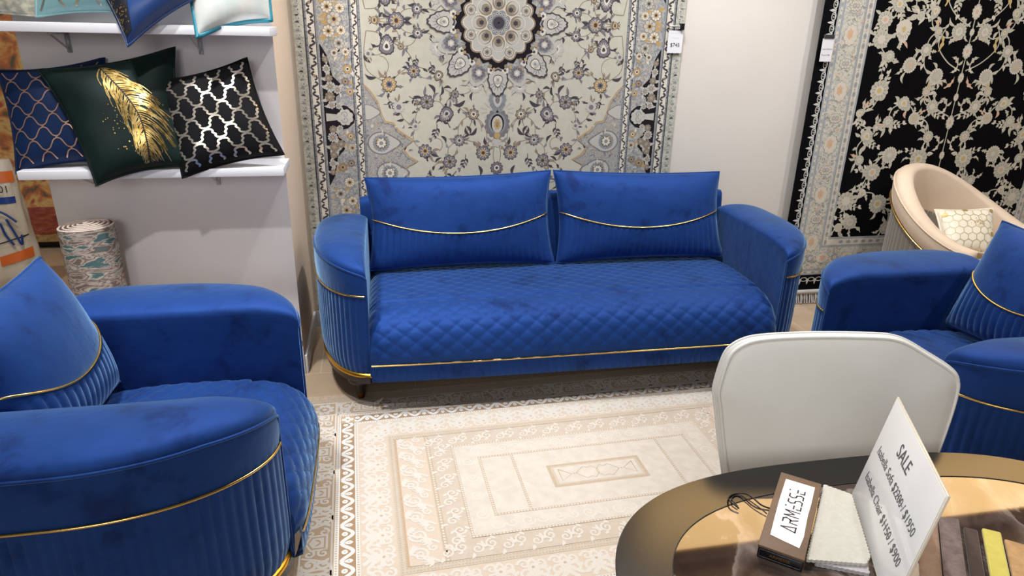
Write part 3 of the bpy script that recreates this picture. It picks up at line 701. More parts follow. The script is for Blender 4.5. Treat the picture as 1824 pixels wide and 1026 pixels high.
# --- black floral rug on the right of the back wall
def black_rug():
    CX = 3.36
    root = empty('wall_rug', (CX, 3.6, .03)); tag(root, 'hanging black rug with ivory flowers and silver border at the right', 'rug')
    mats = [mat('black pile ground', (9, 8, 11), .95, spec=.1), mcol('ivory bloom pile', (208, 203, 186), (184, 178, 160)), mcol('silver pile', (176, 180, 184), (152, 157, 160)),
            ramp_mat('pale border pile', [(0, (110, 112, 104)), (.4, (168, 168, 158)), (.5, (200, 198, 186)), (.6, (214, 208, 194)), (.72, (206, 176, 150))], 'noise', 48, 4, dist=1.3, bump=.25),
            mcol('peach pile', (214, 178, 152)), mcol('gold bloom pile', (206, 180, 124)), mcol('grey detail pile', (156, 154, 144)), mcol('warm ivory pile', (222, 214, 198), (206, 196, 180)), mcol('lace ivory', (206, 204, 198))]
    K, IV, SI, PB, PE, GO, DT, WI, LA = range(9)
    q = MB(); q.box((-.955, -.004, .055), (.955, .006, 2.70)); q.build('backing', mats[K], root, False)
    A = Art(.0003)
    z0 = 1.07   # pattern origin height above root so that world z = 1.1
    Y0, Y1 = -.995, 1.62
    A.rect(-.872, Y0+.085, .872, Y1-.08, SI, 2); A.rect(-.862, Y0+.095, .862, Y1-.09, WI, 3); A.rect(-.846, Y0+.11, .846, Y1-.1, SI, 4)
    A.rect(-.832, Y0+.125, .832, Y1-.115, PB, 5)
    A.rect(-.712, -.735, .712, 1.36, SI, 6); A.rect(-.70, -.722, .70, 1.35, DT, 7); A.rect(-.697, -.719, .697, 1.347, WI, 8); A.rect(-.662, -.682, .662, 1.31, SI, 9); A.rect(-.65, -.668, .65, 1.30, K, 10)
    A.T = mirrors(True, False)
    for i in range(41):   # lace edge
        y = Y0+.10+i*.062
        A.disc(.893, y, .015, .024, LA, 2, 12); A.disc(.894, y, .010, .018, K, 3, 12); A.spiral(.894, y, .012, 1, 1, .004, LA, 5); A.leaf(.887, y+.031, 0, .04, .014, LA, 3, 0); A.leaf(.885, y+.031, 1.2, .02, .008, LA, 3, 0); A.leaf(.885, y+.031, -1.2, .02, .008, LA, 3, 0)
        A.disc(.854, y, .007, .014, SI, 7, 10); A.disc(.854, y+.031, .004, None, DT, 7, 6)
    for i in range(39):   # chain guard
        y = -.70+i*.052
        A.disc(.68, y, .0105, .017, SI, 12, 12); A.disc(.68, y, .006, .010, DT, 13, 10); A.disc(.68, y+.026, .005, None, SI, 12, 6)
    for i in range(28):
        x = i*.052
        if x < .62: A.disc(x, -.70, .017, .0105, SI, 12, 12); A.disc(x, -.70, .010, .006, DT, 13, 10)
        if x < .84: A.disc(x, Y0+.055, .024, .015, LA, 2, 12); A.disc(x, Y0+.055, .018, .010, K, 3, 12); A.leaf(x+.026, Y0+.06, -PI/2, .04, .014, LA, 3, 0); A.disc(x, Y0+.102, .014, .006, DT, 7, 10)
    # cartouches of the main border
    R = random.Random(21)
    for i in range(8):
        y = -.70+i*.30
        A.scallop(.77, y, .045, 10, .14, DT, 12, 0, .06); A.scallop(.77, y, .043, 10, .14, WI, 13, 0, .057); A.scallop(.775, y+.005, .02, 6, .3, PE, 14, 0, .03); A.scallop(.77, y, .009, 5, .2, GO, 15)
        for s in (-1, 1): rosette(A, .77+s*.01, y+.15, .026, (DT, WI, SI, PE, DT), 13, i); A.spiral(.77+s*.03, y+.09, .02, 0, 1.1, .006, WI, 14, s); A.spiral(.77-s*.03, y+.21, .02, 3, 1.1, .006, WI, 14, s)
    for i in range(5):
        x = i*.17; A.scallop(x, -.80, .05, 10, .14, DT, 12, 0, .035); A.scallop(x, -.80, .047, 10, .14, WI, 13, 0, .033); A.scallop(x, -.80, .02, 6, .3, PE, 14)
        rosette(A, x+.085, -.80, .024, (DT, SI, WI, PE, DT), 13, i); A.spiral(x+.05, -.80, .02, 0, 1.1, .006, WI, 14)
    for i in range(150):
        y = R.uniform(-.86, 1.45); A.leaf(R.uniform(.72, .82), y, R.random()*6.28, .03, .009, R.choice((WI, SI, DT, PE)), 11, .5)
    for i in range(60): A.leaf(R.uniform(.0, .82), R.uniform(-.86, -.745), R.random()*6.28, .03, .009, R.choice((WI, SI, DT, PE, GO)), 11, .5)
    # field
    P = [(.086, .532, .034), (.575, .584, .034), (.445, .532, .044), (.574, .481, .036), (.219, .53, .018), (.502, .392, .024), (.358, .347, .032), (.269, .632, .026), (.273, .43, .026), (.521, .205, .042), (.168, .288, .032), (.21, .199, .019), (.338, .132, .034),
         (.147, .117, .028), (.253, .049, .026), (.421, .03, .025), (.127, -.059, .025), (.54, -.056, .034), (.363, -.166, .036), (.158, -.193, .042), (.56, -.195, .022), (.455, -.268, .038), (.497, -.396, .022), (.594, -.442, .042), (.372, -.464, .042), (.537, -.576, .034), (.612, -.607, .020), (.615, .08, .022),
         (.491, -.003, .016), (.504, .667, .030), (.356, .609, .018), (.28, -.62, .03), (.15, -.42, .034), (.25, -.33, .025), (.08, -.56, .03), (.40, .72, .026), (.60, .76, .03), (.25, .78, .034), (.45, .86, .036), (.12, .72, .024), (.58, .93, .03), (.3, .95, .03), (.12, .95, .032), (.45, 1.08, .036), (.6, 1.15, .03), (.25, 1.12, .03), (.1, 1.2, .034), (.4, 1.24, .03)]
    stems(A, P, IV, 12, .0075, 0, (IV, IV, WI, IV, IV), .04, 6, .052, 8)
    for i, (x, y, r_) in enumerate(P):
        c1 = (IV, IV, WI, IV)[i % 4]
        if i % 5 == 2: palmette(A, x, y, r_*1.2, R.random()*6, (None, c1, WI, GO, DT), 20)
        else: rosette(A, x, y, r_*1.42, (None, c1, WI if c1 == IV else IV, (IV, PE, DT, WI, GO)[i % 5], DT), 20, i, R.random(), .12)
        for z in range(4):
            a = R.random()*6.28; A.leaf(x+cos(a)*r_*1.25, y+sin(a)*r_*1.25, a+R.uniform(-.8, .8), R.uniform(.04, .07), R.uniform(.015, .022), R.choice((IV, WI, IV, IV, PE if z == 1 else IV)), 16, R.uniform(-.7, .7), serr=R.choice((2, 3, 0)))
        if i % 2: sprig(A, x, y, R.random()*6.28, .10, IV, WI, 15, 6, .4)
    for y, l in ((.66, .0), (.42, .0), (.16, .0)):
        for s in (1,):
            A.leaf(.19+abs(y-.4)*.1, y, 1.5, .10, .022, GO, 17, .4, 3); A.leaf(.1, y+.06, 2.2, .09, .022, PE, 17, .4, 3)
            A.ribbon(crom([(.02, y-.1), (.12, y-.05), (.2, y+.04), (.17, y+.14)], 8), .007, .006, IV, 14)
    for x, y in ((.04, .35), (.05, .12), (.04, -.1), (.05, .56)): A.leaf(x, y, .6, .07, .024, IV, 17, .5, 3); A.leaf(x, y, -.7, .06, .02, WI, 17, -.5, 3); A.leaf(x, y, 2.3, .04, .015, IV, 17, .3)
    A.T = [lambda x, y: (x, y)]
    for y, rx, ry in ((.639, .032, .042), (.427, .032, .042), (.53, .016, .022), (.17, .017, .024), (.28, .02, .03), (.025, .028, .042), (-.171, .018, .026), (-.33, .03, .04), (-.52, .03, .034), (.85, .034, .045), (1.05, .02, .03), (1.25, .034, .045)):
        A.scallop(0, y, rx, 12, .16, IV, 21, 0, ry); A.scallop(0, y, rx*.7, 10, .12, WI, 22, 0, ry*.7); A.disc(0, y, rx*.3, ry*.3, PE if rx > .025 else IV, 23)
    A.ribbon([(0, -.6+.05*i) for i in range(38)], .006, .006, IV, 13)
    A.build('woven_pattern', mats, root, lambda x, y, h: (x, -.005-h*.4, z0+y))
    # knotted fringe at the bottom
    q = MB(); q.box((-.955, -.016, .035), (.955, .004, .06)); q.build('bottom_band', mats[LA], root)
    q = MB()
    for i in range(150):
        x = -.95+i*.01272; y = -.006+.004*sin(i*2.3); q.tube([(x, y, .04), (x+.002*sin(i), y-.008, .01), (x+.004*sin(i*1.7), y-.018, -.025)], .0042, 5)
    o_ = q.build('fringe', mats[LA], root); 
    return root
black_rug()

# --- pale carved carpet on the floor
def carpet():
    root = empty('floor_carpet', (.769, 2.094, 0), math.radians(1.83)); tag(root, 'pale cream and beige carved carpet lying on the floor in front of the long sofa', 'carpet')
    mats = [mat('beige ground pile', (198, 184, 167), .95, c2=(203, 190, 174), nscale=40, bump=.3, bscale=500, spec=.1), mcol('cream raised pile', (220, 213, 203), (211, 203, 192)), mcol('brown sunk pile', (196, 172, 146), (184, 160, 132)),
            mcol('taupe line pile', (196, 178, 156), (186, 168, 146)), mat('ivory field pile', (214, 206, 194), .95, c2=(206, 197, 184), nscale=26, ndetail=6, bump=.4, bscale=300, spec=.1), mcol('dark brown pile', (168, 140, 110), (158, 130, 102)), mat('edge pile', (206, 188, 168), .95, c2=(190, 168, 142), nscale=90, bump=.3, spec=.1), mcol('pale grey pile raised', (224, 222, 217), (214, 211, 206)), mcol('sand ground pile', (212, 197, 180), (206, 189, 170))]
    BG, CR, BR, LN, FD, DB, ED, GR, SG = range(9)
    HX, HY = 1.15, .775
    q = MB(); q.box((-HX, -HY, 0), (HX, HY, .007)); q.build('backing', mats[ED], root, False)
    A = Art(.0006)
    def ring(r0, r1, m, h):   # between two rectangles
        a, b_ = (r1+.39, r1), (r0+.39, r0)
        A.rect(-a[0], b_[1], a[0], a[1], m, h); A.rect(-a[0], -a[1], a[0], -b_[1], m, h); A.rect(-a[0], -b_[1], -b_[0], b_[1], m, h); A.rect(b_[0], -b_[1], a[0], b_[1], m, h)
    def rect_ring(hx, hy, w, m, h):
        A.rect(-hx, hy-w, hx, hy, m, h); A.rect(-hx, -hy, hx, -hy+w, m, h); A.rect(-hx, -hy+w, -hx+w, hy-w, m, h); A.rect(hx-w, -hy+w, hx, hy-w, m, h)
    def sides(r, dx=.39):
        X, Y = r+dx, r
        return [((-X, Y), (1, 0), 2*X), ((X, -Y), (-1, 0), 2*X), ((-X, -Y), (0, 1), 2*Y), ((X, Y), (0, -1), 2*Y)]
    def dots(hx, hy, w, m, h, p=.012):
        for (x, y), (ux, uy), L in (((-hx, hy-w/2), (1, 0), 2*hx), ((-hx, -hy+w/2), (1, 0), 2*hx), ((-hx+w/2, -hy), (0, 1), 2*hy), ((hx-w/2, -hy), (0, 1), 2*hy)):
            for i in range(int(L/p)): t = (i+.5)*p; A.rect(x+ux*t-.0032, y+uy*t-.0032, x+ux*t+.0032, y+uy*t+.0032, m, h)
    def along(r, wid, per, fn, dx=.39):
        for (x, y), (ux, uy), L in sides(r, dx):
            n = max(1, round((L-wid*.0)/per)); p = L/n
            for i in range(n):
                s = (i+.5)*p
                T = (lambda x, y, ux, uy, s: (lambda a, b_: (x+ux*(s+a)-uy*b_, y+uy*(s+a)+ux*b_)))(x, y, ux, uy, s)
                old = A.T; A.T = [T]; fn(i, p, wid); A.T = old
    ring(0, .775, BG, 1)
    # outer plain edge with a row of small dashes
    ring(.745, .775, ED, 2)
    for (x, y), (ux, uy), L in sides(.762):
        for i in range(int(L/.02)): t = i*.02; A.rect(x+ux*t-.002-.004*abs(ux), y+uy*t-.002-.004*abs(uy), x+ux*t+.002+.004*abs(ux), y+uy*t+.002+.004*abs(uy), BR, 3)
    ring(.712, .745, LN, 2); dots(.728+.39+.006, .728+.006, .012, BG, 3, .014)
    ring(.593, .708, BR, 2); 
    def arab(i, p, w):
        # dense cream scroll on a sunk ground
        A.leaf(0, -w*.46, PI/2, w*.9, w*.26, CR, 4, 0)
        A.leaf(0, -w*.3, PI/2, w*.5, w*.10, BR, 5, 0)
        for s in (-1, 1):
            A.spiral(s*p*.26, w*.17, w*.27, PI/2, 1.35, w*.12, CR, 4, s); A.spiral(s*p*.25, -w*.22, w*.22, -PI/2, 1.3, w*.11, CR, 5, -s)
            A.ribbon(crom([(0, -w*.48), (s*p*.2, -w*.42), (s*p*.38, -w*.05), (s*p*.5, w*.42)], 5), w*.10, w*.08, CR, 4)
            A.leaf(s*p*.42, -w*.42, PI/2+s*.5, w*.4, w*.14, CR, 4, .3*s); A.leaf(s*p*.12, w*.38, s*1.2+PI/2, w*.28, w*.12, CR, 5, .3*s)
            A.disc(s*p*.26, w*.17, w*.06, None, CR, 6, 7)
        A.rect(-p*.5, w*.44, p*.5, w*.5, CR, 4); A.rect(-p*.5, -w*.5, p*.5, -w*.44, CR, 4)
    def box_motif(i, p, w):
        if i % 2:
            q_ = w*.36
            A.poly([(-q_, -q_), (q_, -q_), (q_, q_*.5), (0, q_), (-q_, q_*.5)], CR, 5); A.poly([(-q_*.78, -q_*.8), (q_*.78, -q_*.8), (q_*.78, q_*.4), (0, q_*.8), (-q_*.78, q_*.4)], BR, 6); A.poly([(-q_*.62, -q_*.64), (q_*.62, -q_*.64), (q_*.62, q_*.3), (0, q_*.64), (-q_*.62, q_*.3)], CR, 7)
            for s in (-1, 1): A.leaf(0, -q_*.4, PI/2+s*.6, q_*.7, q_*.2, BR, 8, .2*s); A.spiral(s*p*.38, w*.2, w*.18, 0, 1.2, w*.09, CR, 5, s); A.spiral(s*p*.38, -w*.22, w*.18, 0, 1.2, w*.09, CR, 5, -s)
            A.rect(-p*.5, w*.44, p*.5, w*.5, CR, 4); A.rect(-p*.5, -w*.5, p*.5, -w*.44, CR, 4)
            for s in (-1, 1):
                for j in range(4): A.rect(s*p*.3-.002, -w*.4+j*w*.05, s*p*.3+.010, -w*.4+j*w*.05+.002, BR, 7)
        else: arab(i, p, w)
    along(.65, .104, .125, box_motif)
    for sx in (-1, 1):
        for sy in (-1, 1):
            X, Y = sx*(.65+.39), sy*.65
            A.rect(X-.055, Y-.055, X+.055, Y+.055, CR, 9); A.rect(X-.046, Y-.046, X+.046, Y+.046, BR, 10); A.scallop(X, Y, .044, 8, .3, CR, 11); A.scallop(X, Y, .022, 8, .3, BR, 12); A.disc(X, Y, .01, None, CR, 13)
    ring(.578, .593, GR, 3); dots(.592+.39, .592, .012, LN, 4, .011)
    # brown band with a cream wave and medallions
    ring(.524, .578, DB, 4)
    def wave(i, p, w):
        s = 1
        A.ribbon([(-p*.5+p*t, w*.34*cos(2*PI*t)) for t in [j/16 for j in range(17)]], w*.25, w*.25, GR, 6)
        A.scallop(0, w*.15, w*.20, 8, .12, GR, 7); A.disc(0, w*.15, w*.05, None, BR, 8, 6)
        A.leaf(-p*.5, -w*.36, PI/2, w*.6, w*.34, GR, 7, 0); A.leaf(p*.5, -w*.36, PI/2, w*.6, w*.34, GR, 7, 0); A.disc(-p*.5, -w*.1, w*.05, None, BR, 8, 6)
    along(.551, .054, .083, wave)
    for sx in (-1, 1):
        for sy in (-1, 1):
            X, Y = sx*(.551+.39), sy*.551; A.rect(X-.029, Y-.029, X+.029, Y+.029, BR, 9); A.scallop(X, Y, .026, 4, .5, GR, 10, PI/4); A.disc(X, Y, .006, None, BR, 11)
    ring(.510, .524, GR, 3); dots(.522+.39, .522, .012, LN, 4, .011)
    # pale scroll ground
    ring(.39, .51, SG, 2)
    def pale(i, p, w):
        for s in (-1, 1):
            A.spiral(s*p*.25, w*.12, w*.26, PI/2, 1.5, w*.10, CR, 4, s); A.spiral(s*p*.26, -w*.26, w*.19, 0, 1.3, w*.09, CR, 5, -s)
            A.leaf(s*p*.03, w*.05, s*.9+PI/2, w*.36, w*.16, CR, 5, .3*s); A.leaf(s*p*.48, w*.36, -PI/2+s*.7, w*.34, w*.14, CR, 5, .3*s); A.leaf(s*p*.45, -w*.05, s*.4, w*.25, w*.12, CR, 4, .3*s)
            A.ribbon(crom([(0, -w*.45), (s*p*.15, -w*.2), (s*p*.1, w*.2), (s*p*.3, w*.45)], 5), w*.09, w*.07, CR, 4)
            A.leaf(s*p*.2, w*.5, -PI/2, w*.2, w*.14, CR, 5, 0)
        A.scallop(0, -w*.12, w*.15, 6, .3, CR, 5); A.disc(0, -w*.12, w*.05, None, LN, 6, 6)
    along(.45, .114, .105, pale)
    ring(.362, .39, BG, 6); dots(.386+.39, .386, .009, LN, 7, .011); dots(.372+.39, .372, .009, LN, 7, .011)
    # end panels (between the frame and the inner field) and the long sides
    for s in (-1, 1):
        x0, x1 = (-.752, -.637) if s < 0 else (.637, .752)
        A.rect(x0, -.36, x1, .36, SG, 7); xo = x0 if s < 0 else x1
        A.rect(xo-.004, -.362, xo+.004, .362, DB if False else BR, 9)
        for i in range(8):
            y = -.315+i*.09
            old = A.T; A.T = [(lambda y, s: lambda a, b_: (s*(.694+b_), y+a))(y, -s)]; w = .112; p = .09
            A.spiral(0, w*.14, w*.28, PI/2, 1.7, w*.085, CR, 10, 1 if i % 2 else -1); A.spiral(p*.3, -w*.25, w*.17, 0, 1.3, w*.08, CR, 10)
            A.ribbon(crom([(-p*.5, -w*.45), (-p*.2, -w*.1), (p*.1, w*.42), (p*.5, w*.3)], 5), w*.08, w*.08, CR, 10)
            for z in range(4): A.leaf(-p*.3, -w*.2, 1.2+z*.45, w*.36, w*.10, CR, 11, .3)
            for z in range(3): A.leaf(p*.4, w*.42, -1.4-z*.5, w*.3, w*.09, CR, 11, -.3)
            A.T = old
        a, b_ = (-.637, -.53) if s < 0 else (.53, .637)
        A.rect(a, -.36, b_, .36, BG, 7)
        A.rect(s*.626-.009, -.36, s*.626+.009, .36, LN, 8)
        for i in range(52): A.disc(s*.626, -.355+i*.0138, .0045, None, CR, 10, 6)
    A.rect(-.53, .267, .53, .36, BG, 7); A.rect(-.53, -.36, .53, -.267, BG, 7)
    def smallscroll(cx, cy, p, w, T):
        old = A.T; A.T = [lambda a, b_: T(cx+a, cy+b_)]
        for s in (-1, 1):
            A.spiral(s*p*.25, w*.1*s, w*.26, PI/2, 1.4, w*.09, CR, 10, s); A.leaf(s*p*.4, w*.3*s, s*2, w*.35, w*.14, CR, 11, .3); A.leaf(s*p*.1, -w*.3*s, s, w*.3, w*.13, CR, 11, -.3)
        A.spiral(0, -w*.05, w*.30, 0, .8, w*.06, LN, 9); A.scallop(0, 0, w*.10, 6, .3, CR, 12); A.T = old
    for i in range(13):
        for s in (-1, 1): smallscroll(-.60+i*.1, s*.314, .1, .085, lambda a, b_: (a, b_))
    for i in range(6):
        for s in (-1, 1): smallscroll(-.25+i*.1, s*.578, .1, .085, lambda a, b_: (b_, a))
    # inner plain panels
    A.rect(-.53, -.267, .53, .267, FD, 13); rect_ring(.535, .272, .0095, LN, 14); dots(.535, .272, .0095, CR, 15, .0115)
    for i in range(9):   # faint tone-on-tone curls in the plain surround
        for s in (-1, 1): A.spiral(-.44+i*.11, s*.22, .026, 0, 1.5, .007, CR, 14, s); A.spiral(-.385+i*.11, s*.22, .022, PI, 1.2, .006, CR, 14, -s)
    for i in range(4):
        for s in (-1, 1): A.spiral(s*.482, -.16+i*.105, .026, 0, 1.5, .007, CR, 14, s)
    A.rect(-.435, -.172, .435, .172, FD, 14); rect_ring(.440, .177, .0105, LN, 16); dots(.440, .177, .0105, CR, 17, .0115)
    for s in (-1, 1):
        A.rect(s*.306-.005, -.17, s*.306+.005, .17, LN, 16)
        for i in range(28): A.rect(s*.306-.003, -.165+i*.012, s*.306+.003, -.159+i*.012, CR, 17)
    A.rect(-.189, -.068, .189, .068, LN, 16); A.rect(-.176, -.056, .176, .056, BG, 17); A.rect(-.166, -.048, .166, .048, FD, 18)
    hexa = lambda cx, sx, sy: [(cx-sx, 0), (cx-sx*.55, sy*.6), (cx-sx*.2, sy), (cx+sx*.2, sy*.75), (cx+sx*.55, sy), (cx+sx, sy*.3), (cx+sx, -sy*.3), (cx+sx*.55, -sy), (cx+sx*.2, -sy*.75), (cx-sx*.2, -sy), (cx-sx*.55, -sy*.6)]
    for s in (-1, 1):
        pts = [(s*x, y) for x, y in hexa(-.042, .045, .036)]; A.ribbon(pts+[pts[0]], .0035, .0035, LN, 20)
        A.ribbon([(s*.15, .035), (s*.105, 0), (s*.15, -.035), (s*.15, .035)], .0045, .0045, LN, 20); A.disc(s*.096, 0, .004, None, LN, 21, 6)
    A.build('carved_pattern', mats, root, lambda x, y, h: (x, y, .007+h*.3))
    return root
carpet()

# --- price tags on the two wall rugs
def tagcard(loc, w, h, lines, label, clipm, rot=0):
    root = empty('price_tag', loc); tag(root, label, 'price tag')
    paper = M.setdefault('paper', mat('white paper', (235, 234, 238), .5)); ink = M.setdefault('ink', mat('black ink', (30, 28, 32), .6)); inkg = M.setdefault('inkg', mat('grey ink', (120, 116, 122), .6))
    q = MB(); q.box((-w/2, -.002, -h), (w/2, 0, 0)); q.build('card', paper, root, False)
    for s, sz, x, z, m in lines: text_mesh(s, sz, 'printed_text', ink if m else inkg, root, frame((x, -.0028, z), (1, 0, 0), (0, 0, 1)))
    return root, paper
tg, _ = tagcard((1.579, 3.636, 1.603), .083, .113, [('$745', .027, 0, -.073, 1), ('- - - - -', .014, 0, -.036, 0), ('- - - - - - - - -', .012, 0, -.012, 0)], 'white price tag clipped to the right edge of the silver-green wall rug', None)
q = MB(); q.tube([(-.045, -.004, .022), (.025, -.004, .02)], .004, 8); q.tube([(-.0, -.004, .01), (.02, -.004, .012)], .004, 8); g = q.build('clip_arm', mat('steel', (200, 196, 186), .25, 1), tg)
g = rbox('clip_block', (.02, -.014, .004), (.04, .006, .036), .002, mat('black plastic', (14, 12, 13), .4), tg)
tg, pp = tagcard((2.448, 3.578, 1.58), .07, .12, [('width 200X300', .0095, 0, -.055, 0), ('Price $ 780', .0105, -.004, -.086, 0)], 'white price card clipped to the left edge of the black wall rug', None)
rbox('clip', (-.03, -.006, .0), (.03, .004, .02), .001, mat('grey clip', (110, 108, 110), .3, .8), tg)

# ------------------------------------------------------------------ shelves, cushions on them
for z, x0, nm in ((1.052, -1.352, 'white wall shelf on the partition carrying three dark patterned cushions'), (1.583, -1.7, 'upper white wall shelf on the partition with pale and blue cushions')):
    root = empty('wall_shelf', (-.385, 2.86, z)); tag(root, nm, 'shelf', None)
    q = MB(); q.box((x0+.385, 0, -.034), (.0, .215, 0)); q.build('board', M['white'], root, True, .002, 2)
    brk = mat('white bracket metal', (190, 188, 190), .3, .3)
    for bx in (-.78, -.30):
        if x0+.385 < bx:
            q = MB(); q.box((bx-.008, .21, -.11), (bx+.008, .22, -.035)); q.box((bx-.006, .06, -.042), (bx+.006, .215, -.035)); q.tube([(bx, .07, -.042), (bx, .213, -.10)], .004, 6); q.build('bracket', brk, root)

def sym(h): return h+[(1-a, .5-t) for a, t in h[::-1][1:]]
NOD = sym([(0, 0), (.07, .018), (.06, .036), (.20, .045), (.36, .075), (.45, .125), (.44, .165), (.38, .19), (.42, .215), (.5, .25)])
OGE = sym([(0, 0), (.05, .022), (.04, .042), (.17, .06), (.30, .10), (.40, .165), (.5, .25)])
def trellis_pillow(name, corners, base_m, line_m, label, nx, ny, w, ogee, group):
    root, F, W, H = cushion(name, corners, .065, .03, base_m, label, 'cushion', group, wr=.003, pinch=.045)
    A = Art(1, 0); P = crom(OGE if ogee else NOD, 3)
    px = 1/nx
    for c in range(-1, nx*2+2):
        for r_ in range(-1, ny+1):
            x0 = c*px/2; sgn = 1 if (c % 2 == 0) else -1
            # line oscillates between x0 - px/4 and x0 + px/4 about its own axis
            for half in (0, 1):
                pts = []
                for a, t in P:
                    aa = (a-.5)*px/2*sgn*(1 if half == 0 else -1); pts.append((x0+aa+px/4, (r_+half*.5+t)/ny))
                pts = [(x, y) for x, y in pts if .03 < x < .97 and .03 < y < .97]
                if len(pts) > 2: A.ribbon(pts, w, w, 0, .0006)
    A.step = 1; A.build('printed_trellis', [line_m], root, lambda x, y, h: F(x, y, h))
    return root
G2 = 'cushions on the lower shelf'; G3 = 'cushions on the upper shelf'
navy = mat('navy satin', (14, 40, 80), .6, c2=(10, 30, 64), nscale=4, spec=.2); rose = mat('rose gold foil', (196, 158, 140), .3, .75)
blk = mat('black satin', (9, 8, 12), .75, spec=.2); silver = mat('silver foil', (214, 206, 192), .24, .85)
trellis_pillow('shelf_cushion', ((-1.375, 2.91, 1.035), (-1.035, 2.95, 1.072), (-1.04, 3.055, 1.455), (-1.415, 3.03, 1.405)), navy, rose, 'navy blue cushion with rose gold trellis on the lower shelf', 4, 4, .013, True, G2)
trellis_pillow('shelf_cushion', ((-.765, 2.845, 1.02), (-.382, 2.90, 1.098), (-.50, 2.995, 1.465), (-.865, 2.965, 1.372)), blk, silver, 'black cushion with silver quatrefoil trellis on the lower shelf', 4, 4, .020, False, G2)
dg_ = mat('dark green satin', (8, 36, 32), .6, c2=(3, 10, 11), nscale=4, spec=.25)
foil = ramp_mat('gold foil print', [(0, (60, 44, 16)), (.35, (150, 118, 56)), (.55, (214, 182, 110)), (.8, (240, 220, 160))], 'noise', 40, 5, rough=.3, bump=.2)
foil.node_tree.nodes['Principled BSDF'].inputs['Metallic'].default_value = .8
root, F, W, H = cushion('shelf_cushion', ((-1.063, 2.805, 1.005), (-.735, 2.865, 1.062), (-.768, 3.02, 1.50), (-1.245, 2.96, 1.415)), .08, .02, dg_, 'dark green and black cushion with gold feather print on the lower shelf', 'cushion', G2, wr=.004, pinch=.05)
A = Art(1, 0); R = random.Random(8)
rib = crom([(.42, .97), (.50, .80), (.60, .60), (.66, .42), (.66, .22), (.62, .04)], 10)
A.ribbon(rib, .010, .016, 1, .0010)
for i in range(3, len(rib)-1):
    for s in (-1, 1):
        for z in range(2 if i % 2 else 1):
            p = rib[i]; t = i/len(rib); ln = (.13+.19*sin(PI*min(1, t*1.15)))*R.uniform(.75, 1.15)*(1.15 if s < 0 else .95); a = math.atan2(rib[i-1][1]-p[1], rib[i-1][0]-p[0])
            a2 = a+s*R.uniform(2.0, 2.35); w_ = R.uniform(.007, .012)
            pts = []
            for j in range(9):
                u = j/8; pts.append((p[0]+ln*u*cos(a2+s*.45*u)+R.uniform(-.003, .003), p[1]+ln*u*sin(a2+s*.45*u)+R.uniform(-.003, .003)))
            pts = [(x, y) for x, y in pts if .03 < x < .95 and .03 < y < .97]
            if len(pts) > 2: A.ribbon(pts, w_, w_*.5, 0, .0005+.0001*z)
for i in range(90):
    x, y = R.gauss(.60, .14), R.uniform(.08, .6)
    if .1 < x < .93: A.disc(x, y, R.uniform(.002, .008), None, 0, .0006, 6)
A.build('feather_print', [foil, mat('black print', (8, 10, 10), .6)], root, lambda x, y, h: F(x, y, h))
teal = mat('pale teal satin', (130, 176, 180), .4, c2=(112, 162, 168), nscale=6, sheen=.3)
trellis_pillow('shelf_cushion', ((-1.185, 2.90, 1.60), (-.83, 2.93, 1.615), (-.80, 3.03, 1.98), (-1.22, 3.01, 1.96)), teal, silver, 'pale teal cushion with silver trellis on the upper shelf', 3, 3, .020, True, G3)
grm = ramp_mat('silver beige brocade', [(0, (90, 92, 84)), (.45, (150, 150, 138)), (.6, (184, 180, 160)), (.8, (206, 200, 186))], 'noise', 50, 4, rough=.5)
cushion('shelf_cushion', ((-1.60, 2.90, 1.605), (-1.17, 2.92, 1.60), (-1.20, 3.03, 1.96), (-1.62, 3.02, 1.97)), .06, .05, grm, 'silver beige brocade cushion at the left end of the upper shelf', 'cushion', G3)
roy = mat('royal blue satin', (22, 62, 122), .35, c2=(15, 44, 96), nscale=5, sheen=.4)
root, F, W, H = cushion('shelf_cushion', ((-.868, 2.80, 1.508), (-.575, 2.86, 1.70), (-.72, 3.0, 2.02), (-1.04, 2.965, 1.80)), .08, .02, roy, 'royal blue satin cushion with gold and black side panel, tipped over the upper shelf edge', 'cushion', G3, wr=.006, pinch=.05)
A = Art(1, 0); A.poly([(.035, .04), (.12, .04), (.26, .3), (.30, .6), (.30, .95), (.035, .95)], 0, .001)
for i in range(260):
    x, y = R.uniform(.04, .28), R.uniform(.05, .94)
    if x < .1+y*.4: A.disc(x, y, R.uniform(.004, .010), None, 1, .0018, 5)
def dense(A):   # refine so the panel follows the cushion
    out = []
    for pv, pf, m, h in A.P:
        if m == 0:
            for i in range(24):
                y0, y1 = .045+i*.0375, .045+(i+1)*.0375; e = lambda y: min(.30, .10+y*.55)
                for j in range(8):
                    a0, a1 = j/8, (j+1)/8
                    out.append(([(.035+(e(y0)-.035)*a0, y0), (.035+(e(y0)-.035)*a1, y0), (.035+(e(y1)-.035)*a1, y1), (.035+(e(y1)-.035)*a0, y1)], [(0, 1, 2, 3)], m, h))
        else: out.append((pv, pf, m, h))
    A.P = out
dense(A)
A.build('gold_black_panel', [mat('black panel cloth', (16, 18, 34), .6), foil], root, lambda x, y, h: F(x, y, h))
lt = ramp_mat('pale silver foil cloth', [(0, (168, 190, 190)), (.42, (206, 212, 208)), (.6, (222, 220, 214)), (.75, (224, 200, 178))], 'noise', 14, 6, rough=.4)
cushion('shelf_cushion', ((-.636, 2.83, 1.542), (-.385, 2.93, 1.605), (-.36, 3.03, 1.98), (-.72, 2.99, 1.95)), .07, .05, lt, 'pale silver cushion with turquoise piping at the right end of the upper shelf', 'cushion', G3, piping=.009, pip_m=mat('turquoise piping', (40, 130, 150), .4), pinch=.045, wr=.004)

